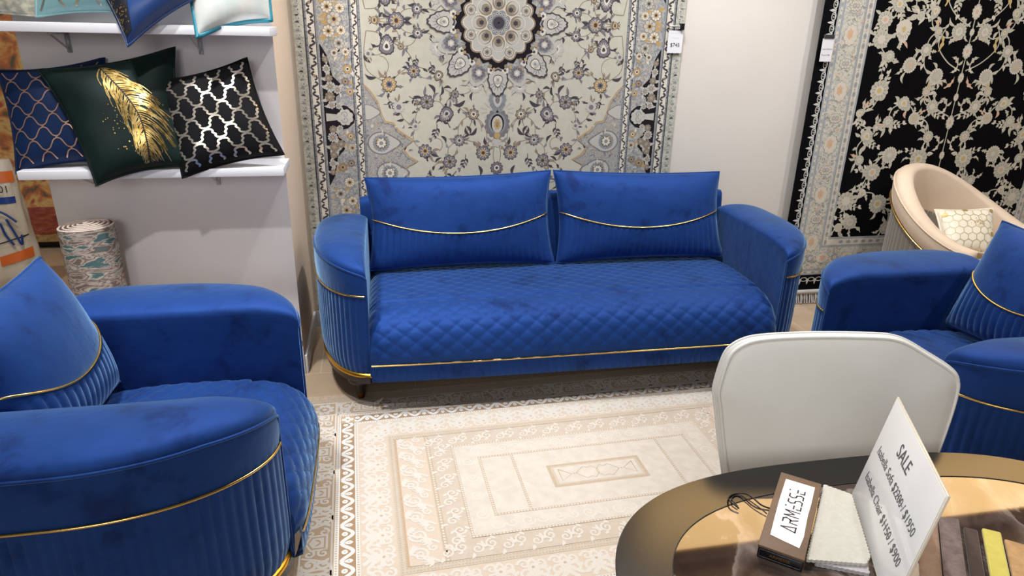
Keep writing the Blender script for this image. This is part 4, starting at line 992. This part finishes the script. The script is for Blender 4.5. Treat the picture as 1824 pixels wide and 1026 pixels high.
# ------------------------------------------------------------------ rolled carpet, far rugs, sack
root = empty('rolled_carpet', (-1.185, 2.935, 0)); tag(root, 'rolled-up grey, brown and teal carpet standing upright against the white partition', 'rolled carpet')
outm = ramp_mat('abstract teal and brown pile', [(0, (40, 84, 92)), (.41, (84, 112, 114)), (.45, (204, 196, 186)), (.5, (116, 94, 84)), (.55, (196, 186, 176)), (.6, (120, 98, 88)), (.68, (100, 116, 114))], 'noise', 7, 8, stretch=(1.5, 1.5, 5), dist=.5, bump=.6)
edm = mat('rolled backing jute', (206, 188, 176), .95, bump=.4, bscale=300)
sp = []
N = 170
for i in range(N+1):
    t = i/N; a = t*2*PI*5.4-1.6; r_ = .012+.092*t; sp.append((r_*cos(a), r_*sin(a)))
hgt = .815; rows_o = []; th = .0085
def norm(i):
    a = sp[max(i-1, 0)]; b_ = sp[min(i+1, N)]; dx, dy = b_[0]-a[0], b_[1]-a[1]; l = math.hypot(dx, dy); return dy/l, -dx/l
outer_ = [(x+norm(i)[0]*th/2, y+norm(i)[1]*th/2) for i, (x, y) in enumerate(sp)]; inner_ = [(x-norm(i)[0]*th/2, y-norm(i)[1]*th/2) for i, (x, y) in enumerate(sp)]
zz = lambda i: hgt+.012*(1-i/N)+.003*sin(i*.2)
q = MB(); q.grid([[(x, y, z if z < 1 else zz(i)) for i, (x, y) in enumerate(outer_)] for z in (0, .2, .4, .6, 2)]); q.build('pile', outm, root)
q = MB(); q.grid([[(x, y, z if z < 1 else zz(i)) for i, (x, y) in enumerate(inner_)] for z in (0, .4, 2)], 0, False, True); q.grid([[(*outer_[i], zz(i)) for i in range(N+1)], [(*sp[i], zz(i)+.004) for i in range(N+1)], [(*inner_[i], zz(i)) for i in range(N+1)]])
q.build('backing', edm, root)

root = empty('wall_rug', (-2.35, 5.33, .06)); tag(root, 'distressed orange, red and green rug hanging on the far wall behind the partition', 'rug')
far = ramp_mat('distressed orange green pile', [(0, (66, 74, 66)), (.36, (96, 96, 76)), (.44, (190, 112, 72)), (.5, (206, 158, 96)), (.56, (214, 184, 120)), (.64, (176, 78, 60)), (.75, (90, 96, 84))], 'noise', 7.5, 9, dist=.6, bump=.5)
q = MB(); q.box((-.9, 0, 0), (.5, .012, 2.9)); q.build('pile', far, root, False)
redb = ramp_mat('red band pile', [(0, (70, 60, 50)), (.45, (150, 74, 60)), (.6, (176, 96, 70)), (.8, (190, 150, 96))], 'noise', 14, 6, stretch=(1, 1, 3))
q = MB(); q.box((-.9, -.003, .06), (.5, 0, .26)); q.build('red_border', redb, root, False)
q = MB(); q.box((-.9, -.004, 0), (.5, 0, .05)); q.build('gold_border', mat('straw pile', (190, 160, 106), .95, c2=(160, 120, 76), nscale=40), root, False)
struct(rbox('dark_strip_rear', (-5, 5.385, 0), (-1.36, 5.4, .06), .002, mat('dark strip', (34, 28, 26), .5)))  # dark strip along the foot of the rear wall, below the hanging rug

root = empty('sack', (-2.33, 4.55, 0), .1); tag(root, 'tall white plastic sack with orange and blue print standing at the left edge', 'sack')
plas = mat('crinkled woven plastic', (222, 214, 198), .3, c2=(206, 194, 172), nscale=6, bump=.5, bscale=14)
rows = []
for j in range(31):
    v = j/30; z = .80*v; row = []
    wx = .205*(1-.28*v**1.3)*(1-.25*max(0, .1-v)/.1); wy = .12*(1-.75*v**1.5)*(1-.3*max(0, .1-v)/.1)
    for i in range(40):
        a = 2*PI*i/40; k_ = 1+.035*sin(5*a+8*v)+.025*sin(9*a-13*v); e = .75
        row.append((math.copysign(abs(cos(a))**e, cos(a))*wx*k_, math.copysign(abs(sin(a))**e, sin(a))*wy*k_, z))
    rows.append(row)
q = MB(); q.grid(rows, 0, True); q.add(rows[0], [tuple(range(40))[::-1]]); q.add(rows[-1], [tuple(range(40))]); q.build('bag', plas, root)
def sack_patch(x0, x1, z0, z1, m, nm, off=.004, wav=0):
    rows = []
    for j in range(7):
        z = z0+(z1-z0)*j/6; v = z/.8; row = []
        wx = .205*(1-.28*v**1.3); wy = .12*(1-.75*v**1.5)
        for i in range(13):
            x = x0+(x1-x0)*i/12; zz_ = z+wav*(x-x0); c = min(.98, abs(x)/wx); a = -math.acos(math.copysign(c**(1/.75), x)); k_ = 1+.035*sin(5*(a+2*PI)+8*v)+.025*sin(9*(a+2*PI)-13*v)
            row.append((x*1.0, -abs(sin(a))**.75*wy*k_*1.02-off, zz_))
        rows.append(row)
    q = MB(); q.grid(rows); return q.build(nm, m, root)
org = mat('orange print', (226, 112, 40), .4); blu = mat('blue print', (24, 62, 140), .4); ink2 = mat('dark print', (26, 26, 44), .4)
sack_patch(.02, .185, .17, .23, org, 'orange_print', .004, .25); sack_patch(-.10, .16, .67, .735, org, 'orange_print', .004)
sack_patch(-.10, .15, .545, .585, blu, 'blue_print', .004); sack_patch(-.15, .18, .262, .270, ink2, 'dark_line', .005, .25)
text_mesh('0001', .06, 'printed_text', ink2, root, frame((.085, -.085, .635), (1, 0, 0), (0, 0, 1)))
q = MB()
for pts in ([(-.1, .30), (-.06, .46), (.02, .52), (.09, .50), (.15, .44)], [(.02, .38), (.06, .44), (.08, .36), (.11, .30)], [(.10, .46), (.125, .38), (.15, .30), (.16, .36)], [(-.02, .36), (.03, .42), (.05, .40)]):
    q.tube([(x, -.118+.06*abs(x)+.02*(z-.3), z) for x, z in crom(pts, 6)], .0065, 6)
q.build('blue_script', blu, root)

# ------------------------------------------------------------------ cream barrel chair
def barrel():
    cx, cy = 3.20, 3.085; root = empty('barrel_chair', (cx, cy, 0)); tag(root, 'cream barrel chair with grey channelled base in front of the black wall rug', 'armchair')
    cream = mat('cream velvet', (226, 206, 182), .8, c2=(220, 198, 174), nscale=5, sheen=.5, sheen_tint=(255, 240, 220)); grey = mat('grey channel velvet', (132, 126, 116), .7, sheen=.6)
    A0, A1 = math.radians(-20), math.radians(231); n = 150
    TH = [A0+(A1-A0)*i/n for i in range(n+1)]
    ab = math.radians(112)
    def zr(t):
        d = abs(t-ab); e = min(1, d/math.radians(125)); return .585+.325*(.5+.5*cos(PI*e**1.12))
    zg = lambda t: max(.14, zr(t)-.125); zi = lambda t: zr(t)-.235-.03*cos(t-ab)
    Ro, Ri = .43, .335
    pt = lambda r_, t, z: (r_*cos(t), r_*sin(t), z)
    rows = []
    for t in TH:
        z, g = zr(t), zg(t); e = min(1, (t-A0)/.12, (A1-t)/.12); rm = (Ro+Ri)/2; hw = (Ro-Ri)/2*math.sqrt(max(.02, 1-(1-e)**2))
        row = [pt(rm+hw-.012, t, g), pt(rm+hw, t, g+.01), pt(rm+hw+.004, t, (z+g)/2), pt(rm+hw, t, z-.03)]
        for k in range(1, 8): a = PI*k/8; row.append(pt(rm+hw*cos(a), t, z-.03+.032*sin(a)))
        row += [pt(rm-hw, t, z-.03), pt(rm-hw+.012, t, (z+zi(t))/2-.02), pt(rm-hw+.03, t, zi(t)-.02)]
        rows.append(row)
    q = MB(); q.grid(rows); q.add(rows[0], [tuple(range(len(rows[0])))[::-1]]); q.add(rows[-1], [tuple(range(len(rows[0])))])
    sh = q.build('backrest', cream, root)
    q = MB(); q.tube([pt(Ro+.004, t, zg(t)+.002) for t in TH], .0045, 6); g = q.build('piping', M['gold'], sh); g['label'] = 'gold piping'
    q = MB(); q.tube([pt(Ro+.003, t, zr(t)-.028) for t in TH], .004, 6); q.tube([pt(Ro+.004, A1-.17+.17*u, zg(A1)-.01+(zr(A1)-zg(A1))*u) for u in np.linspace(.05, .9, 9)], .0025, 6); q.build('seam', cream, sh)
    # channelled lower shell, outside and inside
    n2 = 500; rows = [[], [], [], []]; rin = [[], []]
    for i in range(n2+1):
        t = A0+.03+(A1-A0-.06)*i/n2; k_ = .006*abs(sin(PI*i/10))**.6
        for rr, z in zip(rows, (.09, .12, None, None)): rr.append(pt(Ro-.022+k_ if z != .09 else Ro-.04, t, z if z else (zg(t)+.01 if rr is rows[3] else (zg(t)+.1)/2)))
        for rr, z in zip(rin, (.40, zi(t)+.0)): rr.append(pt(Ri+.03-k_, t, z))
    q = MB(); q.grid(rows); q.grid(rin, 0, False, True); q.build('channelled_shell', grey, root)
    q = MB(); rows = [[(r_*cos(2*PI*k/48), r_*sin(2*PI*k/48), z) for k in range(48)] for r_, z in ((.36, .10), (.365, .38), (.355, .43), (.33, .448), (.2, .455), (.0, .456))]
    q.grid(rows, 0, True); q.build('seat', cream, root)
    q = MB(); q.lathe([(.36, .0), (.37, .02), (.37, .085), (.36, .1)], n=40); q.build('plinth', mat('black plinth', (20, 18, 18), .4), root)
    return root
barrel()
wm = mat('ivory satin cloth', (238, 230, 212), .5, c2=(230, 220, 200), nscale=6)
root, F, W, H = cushion('scatter_cushion', ((3.02, 3.06, .50), (3.30, 3.0, .49), (3.405, 3.19, .70), (3.08, 3.25, .685)), .055, .04, wm, 'ivory cushion with gold honeycomb print lying in the cream barrel chair', 'cushion', wr=.003)
A = Art(1, 0); gl = M['gold']; R = random.Random(2)
for i in range(6):
    for j in range(6):
        x, y = .1+i*.155+(.077 if j % 2 else 0), .1+j*.15
        pts = [(x+.085*cos(PI/6+k*PI/3), y+.097*sin(PI/6+k*PI/3)) for k in range(7)]
        if max(p[0] for p in pts) < .97 and max(p[1] for p in pts) < .97: A.ribbon(pts, .007, .007, 0, .001)
for (x, y) in ((.45, .93), (.93, .9), (.08, .8), (.9, .35)): A.scallop(x, y, .05, 6, .2, 1, .0014)
for i in range(60): A.disc(R.gauss(.66, .05), R.gauss(.58, .07), .008, None, 1, .0014, 5)
A.build('gold_print', [mat('fine gold line', (200, 190, 150), .5, .3), mat('matt gold print', (206, 184, 122), .4, .5)], root, lambda x, y, h: F(x, y, h))

# ------------------------------------------------------------------ pale dining chair
def dining_chair():
    a = math.radians(-8); u = np.array([cos(a), sin(a), 0]); nb = np.array([-sin(a), cos(a), 0]); L = math.radians(8); up = np.array([0, 0, cos(L)])+nb*sin(L)
    K9 = .93; O = (np.array([1.2, 1.27, .76])-u*.135)*K9
    o_ = np.array([O[0], O[1], 0])
    root = empty('dining_chair', (O[0], O[1], 0), a); tag(root, 'pale grey leather dining chair with wide angular backrest pushed up to the oval table', 'chair')
    lea = mat('pale grey leather', (236, 235, 230), .5, c2=(230, 228, 222), nscale=4, bump=.12, bscale=350); met = mat('black metal leg', (24, 22, 24), .35, .6)
    ol = [(-.20, -.31), (-.245, -.26), (-.262, -.19), (-.283, -.09), (-.297, -.01), (-.305, .03), (-.303, .06), (-.290, .115), (-.274, .143), (-.238, .163), (-.18, .171), (-.067, .174), (.08, .172), (.13, .167), (.165, .155), (.21, .13), (.275, .092), (.302, .064), (.306, .03), (.300, -.03), (.285, -.12), (.268, -.20), (.245, -.27), (.20, -.31)]
    ol = crom(ol, 4, False); n = len(ol)
    # map outline to the gently curved leaning shell; local frame: x = u, y = nb, z up
    def S(x, z, off): 
        cur = -.12*x*x
        x *= K9; z *= K9; cur *= K9
        return (x, z*sin(L)+cur+off*cos(L), 1.6-.84*K9+z*cos(L)-off*sin(L))
    cz = -.07
    rows = []
    for k, off in ((1.0, 0), (.992, -.007), (.97, -.011), (.94, -.016), (.85, -.024), (.6, -.03), (.3, -.032), (.0, -.032)):
        rows.append([S(x*k, cz+(z-cz)*k, off) for x, z in ol])
    q = MB(); q.grid(rows, 0, True, False)
    q.build('backrest', lea, root)
    rows = []
    for k, off in ((1.0, 0), (.995, .008), (.98, .016), (.9, .024), (.0, .03)): rows.append([S(x*k, cz+(z-cz)*k, off) for x, z in ol])
    q = MB(); q.grid(rows, 0, True, True); q.build('back_shell', lea, root)
    q = MB(); q.tube([S(x*.968, cz+(z-cz)*.968, -.0125) for x, z in ol], .0042, 6, closed=True); q.tube([S(x*.998, cz+(z-cz)*.998, .001) for x, z in ol], .0035, 6, closed=True); q.build('piping', lea, root)
    q = MB(); q.prism([(.235*cos(t), -.19+.20*sin(t)) for t in [2*PI*k/32 for k in range(32)]], .42, .48); q.build('seat', lea, root, True, .02, 3)
    for sx in (-1, 1):
        for sy in (-1, 1):
            q = MB(); q.tube([(sx*.15, -.17+sy*.12, .43), (sx*.22, -.17+sy*.17, 0)], [.014, .009], 10); q.build('leg', met, root)
dining_chair()

# ------------------------------------------------------------------ oval table
def sup(cx, cy, a, b_, n, N=140):
    out = []
    for k in range(N):
        t = 2*PI*k/N; c, s = cos(t), sin(t); out.append((cx+a*math.copysign(abs(c)**(2/n), c), cy+b_*math.copysign(abs(s)**(2/n), s)))
    return out
root = empty('oval_table', (.894, .657, 0)); tag(root, 'oval dining table with bronze rim and brown marble-look glass inset', 'table')
rimm = mat('bronze frosted glass', (17, 13, 9), .2, 0, spec=.31, ior=1.62, c2=(15, 11, 8), nscale=5)
marb = ramp_mat('polished brown marble', [(0, (30, 24, 24)), (.36, (60, 48, 43)), (.46, (92, 80, 74)), (.515, (128, 116, 108)), (.54, (66, 52, 44)), (.7, (44, 36, 33))], 'noise', 3.4, 8, rough=.03, stretch=(1.6, 1, 1), dist=1.6, bump=0)
marb.node_tree.nodes['Principled BSDF'].inputs['IOR'].default_value = 1.6
O_, I_ = sup(0, 0, .555, .410, 3), sup(0, 0, .468, .330, 3)
q = MB(); N = len(O_)
for z0, z1, fl in ((.76, .748, 0),): 
    vs = [(x, y, .76) for x, y in O_]+[(x, y, .76) for x, y in I_]+[(x, y, .748) for x, y in O_]+[(x, y, .748) for x, y in I_]
    fs = []
    for i in range(N):
        j = (i+1) % N; fs += [(i, j, N+j, N+i), (2*N+i, i, j, 2*N+j)[::-1] if False else (2*N+i, 2*N+j, j, i), (N+i, N+j, 3*N+j, 3*N+i), (2*N+j, 2*N+i, 3*N+i, 3*N+j)]
    q.add(vs, fs)
q.build('rim', rimm, root, False)
q = MB(); q.prism(sup(0, 0, .4665, .3285, 3), .75, .7592); q.build('marble_inset', marb, root, False)
q = MB(); q.tube([(x, y, .7596) for x, y in sup(0, 0, .4673, .3292, 3)], .0012, 5, closed=True); q.tube([(x, y, .7575) for x, y in sup(0, 0, .5555, .4105, 3)], .0018, 5, closed=True); q.build('edge_line', mat('black edge line', (20, 14, 10), .4), root)
q = MB(); q.prism(sup(0, 0, .44, .30, 3), .725, .75); q.build('support', M['darkwood'], root, False)
q = MB(); q.lathe([(.19, 0), (.19, .02), (.12, .05), (.09, .3), (.09, .55), (.2, .725)], n=36); q.build('pedestal', mat('bronze pedestal', (110, 84, 54), .35, .8), root)

# sample book with label
V = lambda *a: Vector(a)
far_l, far_r, near_l, near_r = V(.755, 1.010, 0), V(.815, .965, 0), V(.602, .830, 0), V(.662, .783, 0)
dv = ((near_l-far_l)+(near_r-far_r)).normalized(); wv = V(-dv.y, dv.x, 0)*1; wv = (far_r-far_l)-dv*((far_r-far_l).dot(dv)); wl = wv.length; wv.normalize()
ln = .236; org_ = (far_l+near_l)/2+wv*0-dv*ln/2
root = empty('sample_book', (org_.x, org_.y, .76)); tag(root, 'brown boxed fabric sample book with a white label lying on the table', 'sample book')
def obox(name, d0, d1, w0, w1, z0, z1, m, bev=0, par=None):
    q = MB(); P = [dv*d0+wv*w0, dv*d1+wv*w0, dv*d1+wv*w1, dv*d0+wv*w1]
    vs = [(p.x, p.y, z0) for p in P]+[(p.x, p.y, z1) for p in P]
    q.add(vs, [(0, 1, 2, 3), (7, 6, 5, 4), (4, 5, 1, 0), (5, 6, 2, 1), (6, 7, 3, 2), (7, 4, 0, 3)]); return q.build(name, m, par or root, bool(bev), bev, 2)
bm = mat('brown book cloth', (112, 88, 66), .6, c2=(104, 80, 60), nscale=30); bk = mat('black card', (14, 13, 16), .35)
obox('cover', 0, ln, 0, wl, .021, .026, bm, .001); obox('box', .002, ln-.001, .001, wl-.001, .0, .0208, bk, .001)
q = MB()
for a_, b_, c_ in ((.004, .0185, .004), (.004, .0185, wl-.004)):
    p = dv*(ln+.0)+wv*c_; q.tube([(p.x, p.y, a_), (p.x, p.y, b_)], .0004, 4)
for z in (.004, .0185):
    p0, p1 = dv*ln+wv*.004, dv*ln+wv*(wl-.004); q.tube([(p0.x, p0.y, z), (p1.x, p1.y, z)], .0004, 4)
q.build('silver_outline', mat('silver line', (120, 120, 130), .3, .8), root)
text_mesh('ARMESSE', .0085, 'printed_text', mat('gold lettering', (150, 118, 70), .4, .7), root, Matrix.Translation((0, 0, 0)) @ frame(tuple(dv*(ln+.0006)+wv*(wl/2)+V(0, 0, .0113)), tuple(wv), (0, 0, 1)))
# label paper, slightly uneven edge
L0, L1, W0, W1 = .020, .205, .012, wl-.010
lab = [(L0, W0), (L0, W1)]+[(L0+(L1-L0)*t, W1+.0008*sin(9*t)) for t in (.3, .5, .7, .85)]+[(L1+.006, W1-.002), (L1+.002, (W0+W1)/2+.004), (L1+.0015, (W0+W1)/2), (L1-.004, W0+.002)]+[(L0+(L1-L0)*t, W0+.0006*sin(11*t)) for t in (.7, .4)]
q = MB(); P = [dv*a_+wv*b_ for a_, b_ in lab]; q.add([(p.x, p.y, .0268) for p in P], [tuple(range(len(P)))[::-1]]); lb = q.build('label', mat('white label paper', (240, 240, 244), .55), root, False)
# lettering drawn as thin strokes: A(as delta) R M E. S S E.   x = towards the far end, y = towards the left
strokes = {'A': [[(0, 0), (.45, 1), (.9, 0), (0, 0)]], 'R': [[(0, 0), (0, .35)], [(0, 1), (.6, 1), (.85, .8), (.6, .48), (0, .48)], [(.4, .48), (.85, 0)]], 'M': [[(0, 0), (0, 1), (.5, .35), (1, 1), (1, 0)]],
           'E': [[(.75, 0), (.1, 0), (.1, .28)], [(.1, .5), (.7, .5)], [(.35, 1.08), (.45, 1.08)]], 'S': [[(0, 0), (.6, 0), (.8, .2), (.6, .48), (.2, .52), (0, .78), (.2, 1), (.75, 1)]]}
q = MB(); x = L1-.030; hgt_ = .024; cwid = .0155
ink = mat('dark maroon ink', (44, 26, 34), .6)
for ch, adv in (('A', 1.45), ('R', 1.3), ('M', 1.45), ('E', 1.1), ('S', 1.15), ('S', 1.15), ('E', 1.1)):
    for st in strokes[ch]:
        pts = []
        for sx_, sy_ in st: p = dv*(x-sx_*cwid)+wv*((W0+W1)/2+hgt_/2-sy_*hgt_); pts.append((p.x, p.y, .0272))
        for a_, b_ in zip(pts, pts[1:]):
            a_, b_ = V(*a_), V(*b_); d_ = (b_-a_).normalized()*.0012; s_ = V(-d_.y, d_.x, 0)
            q.add([tuple(a_-d_+s_*1.1), tuple(a_-d_-s_*1.1), tuple(b_+d_-s_*1.1), tuple(b_+d_+s_*1.1)], [(0, 1, 2, 3)])
    x -= adv*cwid
q.build('lettering', ink, lb, False)

# fabric swatches beside the book
def swatch(name, P, z, t, m, label, group=None, pink=.0015, cat='fabric swatch', zend=None):
    c0 = P[0]; root_ = empty(name, (c0[0], c0[1], z)); tag(root_, label, cat, group)
    pts = []
    for i in range(len(P)):
        a_, b_ = P[i], P[(i+1) % len(P)]; d_ = math.dist(a_, b_); n = max(1, int(d_/.004)); nx, ny = -(b_[1]-a_[1])/d_, (b_[0]-a_[0])/d_
        for k in range(n): u_ = k/n; o2 = pink*(1 if k % 2 else 0); pts.append((a_[0]+(b_[0]-a_[0])*u_+nx*o2-c0[0], a_[1]+(b_[1]-a_[1])*u_+ny*o2-c0[1]))
    ar = sum(pts[i][0]*pts[(i+1) % len(pts)][1]-pts[(i+1) % len(pts)][0]*pts[i][1] for i in range(len(pts)))
    if ar < 0: pts = pts[::-1]
    q = MB(); q.prism(pts, 0, t); q.build('cloth', m, root_, False); return root_
swatch('fabric_swatch', [(.80, .945), (.845, .922), (.765, .755), (.69, .792)], .7605, .007, mat('grey pinked felt', (178, 174, 176), .9, bump=.6, bscale=500), 'grey pinked swatch stack under the ivory swatch on the table')
swatch('fabric_swatch', [(.828, .974), (.862, .938), (.787, .785), (.768, .770), (.675, .796)], .768, .006, mat('ivory textured cloth', (200, 198, 188), .9, c2=(194, 191, 180), nscale=90, bump=.8, bscale=500), 'ivory pinked fabric swatch between the sample book and the sale sign')
dr = (-.62, -.78)
def strip(P0, P1, ln_, z, m, label, t=.008):
    P = [P0, P1, (P1[0]+dr[0]*ln_, P1[1]+dr[1]*ln_), (P0[0]+dr[0]*ln_, P0[1]+dr[1]*ln_)]
    r_ = swatch('fabric_swatch', P, z, t, m, label, 'fabric swatches in a row', 0); 
    for o2 in r_.children: bv = o2.modifiers.new('b', 'BEVEL'); bv.width = .003; bv.segments = 3; bv.limit_method = 'ANGLE'; bv.angle_limit = .8
sw = lambda n_, a_, b_: mat(n_, a_, .85, c2=b_, nscale=70, ndetail=5, sheen=.4)
strip((.950, .868), (.977, .848), .22, .7605, sw('beige pink velvet', (176, 146, 124), (162, 132, 112)), 'beige pink fabric swatch at the left of the row beside the sign')
strip((.980, .852), (1.012, .840), .22, .769, sw('mauve grey velvet', (140, 124, 120), (112, 96, 92)), 'mauve grey fabric swatch in the row, left of the dark brown one')
strip((1.0142, .829), (1.032, .816), .20, .7605, sw('dark brown velvet', (70, 52, 42), (58, 42, 34)), 'dark brown fabric swatch in the row, left of the yellow one')
strip((1.0345, .812), (1.059, .796), .20, .769, sw('lime yellow velvet', (206, 194, 92), (196, 184, 84)), 'lime yellow fabric swatch in the row on the table')
strip((1.0615, .789), (1.090, .766), .20, .7605, sw('tan velvet', (190, 150, 100), (170, 130, 84)), 'tan fabric swatch at the right end of the row')

# cord loop of the sample book
q = MB()
pl = crom([(.632, .945), (.624, .962), (.628, .978), (.645, .990), (.664, .985), (.672, .965), (.680, .948), (.700, .935)], 8); q.tube([(x, y, .7645+.003*sin(i*.2)) for i, (x, y) in enumerate(pl)], .0016, 6)
pl = crom([(.634, .953), (.631, .968), (.637, .980), (.650, .985), (.660, .972), (.668, .950), (.678, .925)], 8); q.tube([(x, y, .763+.002*sin(i*.2)) for i, (x, y) in enumerate(pl)], .0012, 6)
o = q.build('cord_loop', mat('black cord', (20, 14, 16), .5)); tag(o, 'thin black cord loop lying left of the sample book', 'cord')

# sale sign in an acrylic stand
TL, BLs = V(.946, .976, .96), V(.877, .954, .7615); dd = V(-.138, -.281, 0).normalized(); Ls = .308
upv = (TL-BLs); Hs = upv.length; upv.normalize(); nrm = dd.cross(upv).normalized()   # may point away; fix to face left
if nrm.x > 0: nrm = -nrm
root = empty('sale_sign', tuple(BLs)); tag(root, 'white sale sign with prices in a clear acrylic stand on the table', 'sign')
acr = mat('acrylic edge', (235, 222, 205), .12, spec=.6, coat=.5); ppr = mat('printed paper behind acrylic', (236, 235, 232), .06, spec=.5); ppr.node_tree.nodes['Principled BSDF'].inputs['IOR'].default_value = 1.5
def quad_box(name, u0, u1, v0, v1, o0, o1, m, par=None):
    q = MB(); vs = []
    for o2 in (o0, o1):
        for u_, v_ in ((u0, v0), (u1, v0), (u1, v1), (u0, v1)): vs.append(tuple(dd*u_+upv*v_+nrm*o2))
    q.add(vs, [(0, 1, 2, 3), (7, 6, 5, 4), (4, 5, 1, 0), (5, 6, 2, 1), (6, 7, 3, 2), (7, 4, 0, 3)]); return q.build(name, m, par or root, True, .0006, 2)
quad_box('acrylic_panel', 0, Ls, 0, Hs, -.004, 0, acr); pp_ = quad_box('paper', .003, Ls-.003, .003, Hs-.003, .0003, .0008, ppr)
q = MB(); sx_ = V(-dd.y, dd.x, 0); sx_ = sx_ if sx_.x > 0 else -sx_
P = [V(0, 0, 0), dd*Ls, dd*Ls+sx_*.075, sx_*.075]; q.add([(p.x, p.y, -.0008) for p in P]+[(p.x, p.y, .0022) for p in P], [(0, 1, 2, 3), (7, 6, 5, 4), (4, 5, 1, 0), (5, 6, 2, 1), (6, 7, 3, 2), (7, 4, 0, 3)])
q.build('foot', acr, root, True, .0006, 2)
ik = mat('charcoal ink', (92, 88, 92), .5)
def sline(s, size, u_, v_, bold=0): return text_mesh(s, size, 'printed_text', ik, pp_, frame(tuple(dd*u_+upv*v_+nrm*.0014), tuple(dd), tuple(upv)), 'CENTER', 0, .9, bold)
sline('SALE', .036, Ls*.44, Hs*.765, .0002); sline('Isabella Sofa $2200 / $1950', .0245, Ls*.485, Hs*.545); sline('Isabella Chair $1150 / $900', .0245, Ls*.485, Hs*.285)
for u0, u1, v_ in ((.515, .655, .545), (.545, .68, .285)):
    for k_ in (.002,):
        q = MB(); a_, b_ = dd*Ls*u0+upv*(Hs*v_+k_), dd*Ls*u1+upv*(Hs*v_+k_-.002); e_ = upv*.0008; q.add([tuple(p+nrm*.0016) for p in (a_-e_, a_+e_, b_+e_, b_-e_)], [(0, 1, 2, 3)]); q.build('strike_through', ik, pp_, False)

# ------------------------------------------------------------------ light
def spot(name, loc, to, e, c=(1, .95, .88), size=95, r=.05, blend=.5):
    l = bpy.data.lights.new(name, 'SPOT'); l.energy = e; l.color = c; l.spot_size = math.radians(size); l.spot_blend = blend; l.shadow_soft_size = r
    o = bpy.data.objects.new(name, l); C.objects.link(o); o.location = loc
    o.rotation_euler = (Vector(to)-Vector(loc)).to_track_quat('-Z', 'Y').to_euler()
spot('spot_light', (.9, 2.65, 3.5), (.85, 2.4, 0), 150, (.98, .98, 1), size=110, r=.04)
spot('spot_light', (-.75, 2.0, 3.5), (-.65, 2.0, .4), 165, (.98, .99, 1), size=58)
spot('spot_light', (.6, 2.7, 3.5), (.6, 3.66, 1.2), 30, (1, .99, .98), size=100)
spot('spot_light', (-.6, .9, 3.5), (-.9, 3.1, 1.1), 120, (1, .98, .98), size=48)
spot('spot_light', (-.85, 1.95, 3.5), (-.85, 3.1, .7), 110, (1, .98, .98), size=75)
spot('spot_light', (2.6, 2.2, 3.5), (2.5, 2.3, .3), 110, (.98, .98, 1), size=105)
spot('spot_light', (3.5, 1.7, 3.5), (3.4, 3.5, 1.2), 100, (1, .97, .94), size=90)
spot('spot_light', (-.7, 1.25, 3.5), (.95, .85, .85), 150, (1, .99, .98), size=18)  # added narrow lamp that brightens the sale sign
spot('spot_light', (.5, -1.3, 3.2), (1.1, 1.2, .9), 60, (1, .99, .97), size=17, r=.3)  # added lamp behind the camera, lifts the front of the dining chair
spot('spot_light', (-2.6, 3.4, 3.5), (-2.5, 4.9, .6), 90, (1, .93, .84), size=100)
def area(loc, to, sx, sy, e, c):
    a = bpy.data.lights.new('area_light', 'AREA'); a.shape = 'RECTANGLE'; a.size = sx; a.size_y = sy; a.energy = e; a.color = c
    o = bpy.data.objects.new('area_light', a); C.objects.link(o); o.location = loc; o.rotation_euler = (Vector(to)-Vector(loc)).to_track_quat('-Z', 'Y').to_euler()
area((.6, 2.8, 3.55), (.6, 2.7, 0), 4.0, .6, 45, (.94, .97, 1))  # added soft overhead fill for the seat tops, no fitting modelled
area((-.9, -1.9, 2.3), (1.1, 1.0, .9), 1.8, 1.2, 42, (1, .98, .95))  # added unseen front fill for the dining chair and the sign
w = bpy.data.worlds.new('world'); bpy.context.scene.world = w; w.use_nodes = True
w.node_tree.nodes['Background'].inputs[0].default_value = (.95, .97, 1, 1); w.node_tree.nodes['Background'].inputs[1].default_value = .12
vs_ = bpy.context.scene.view_settings; vs_.view_transform = 'Standard'; vs_.look = 'None'; vs_.gamma = 1; vs_.exposure = 0
bpy.context.scene.cycles.max_bounces = 8
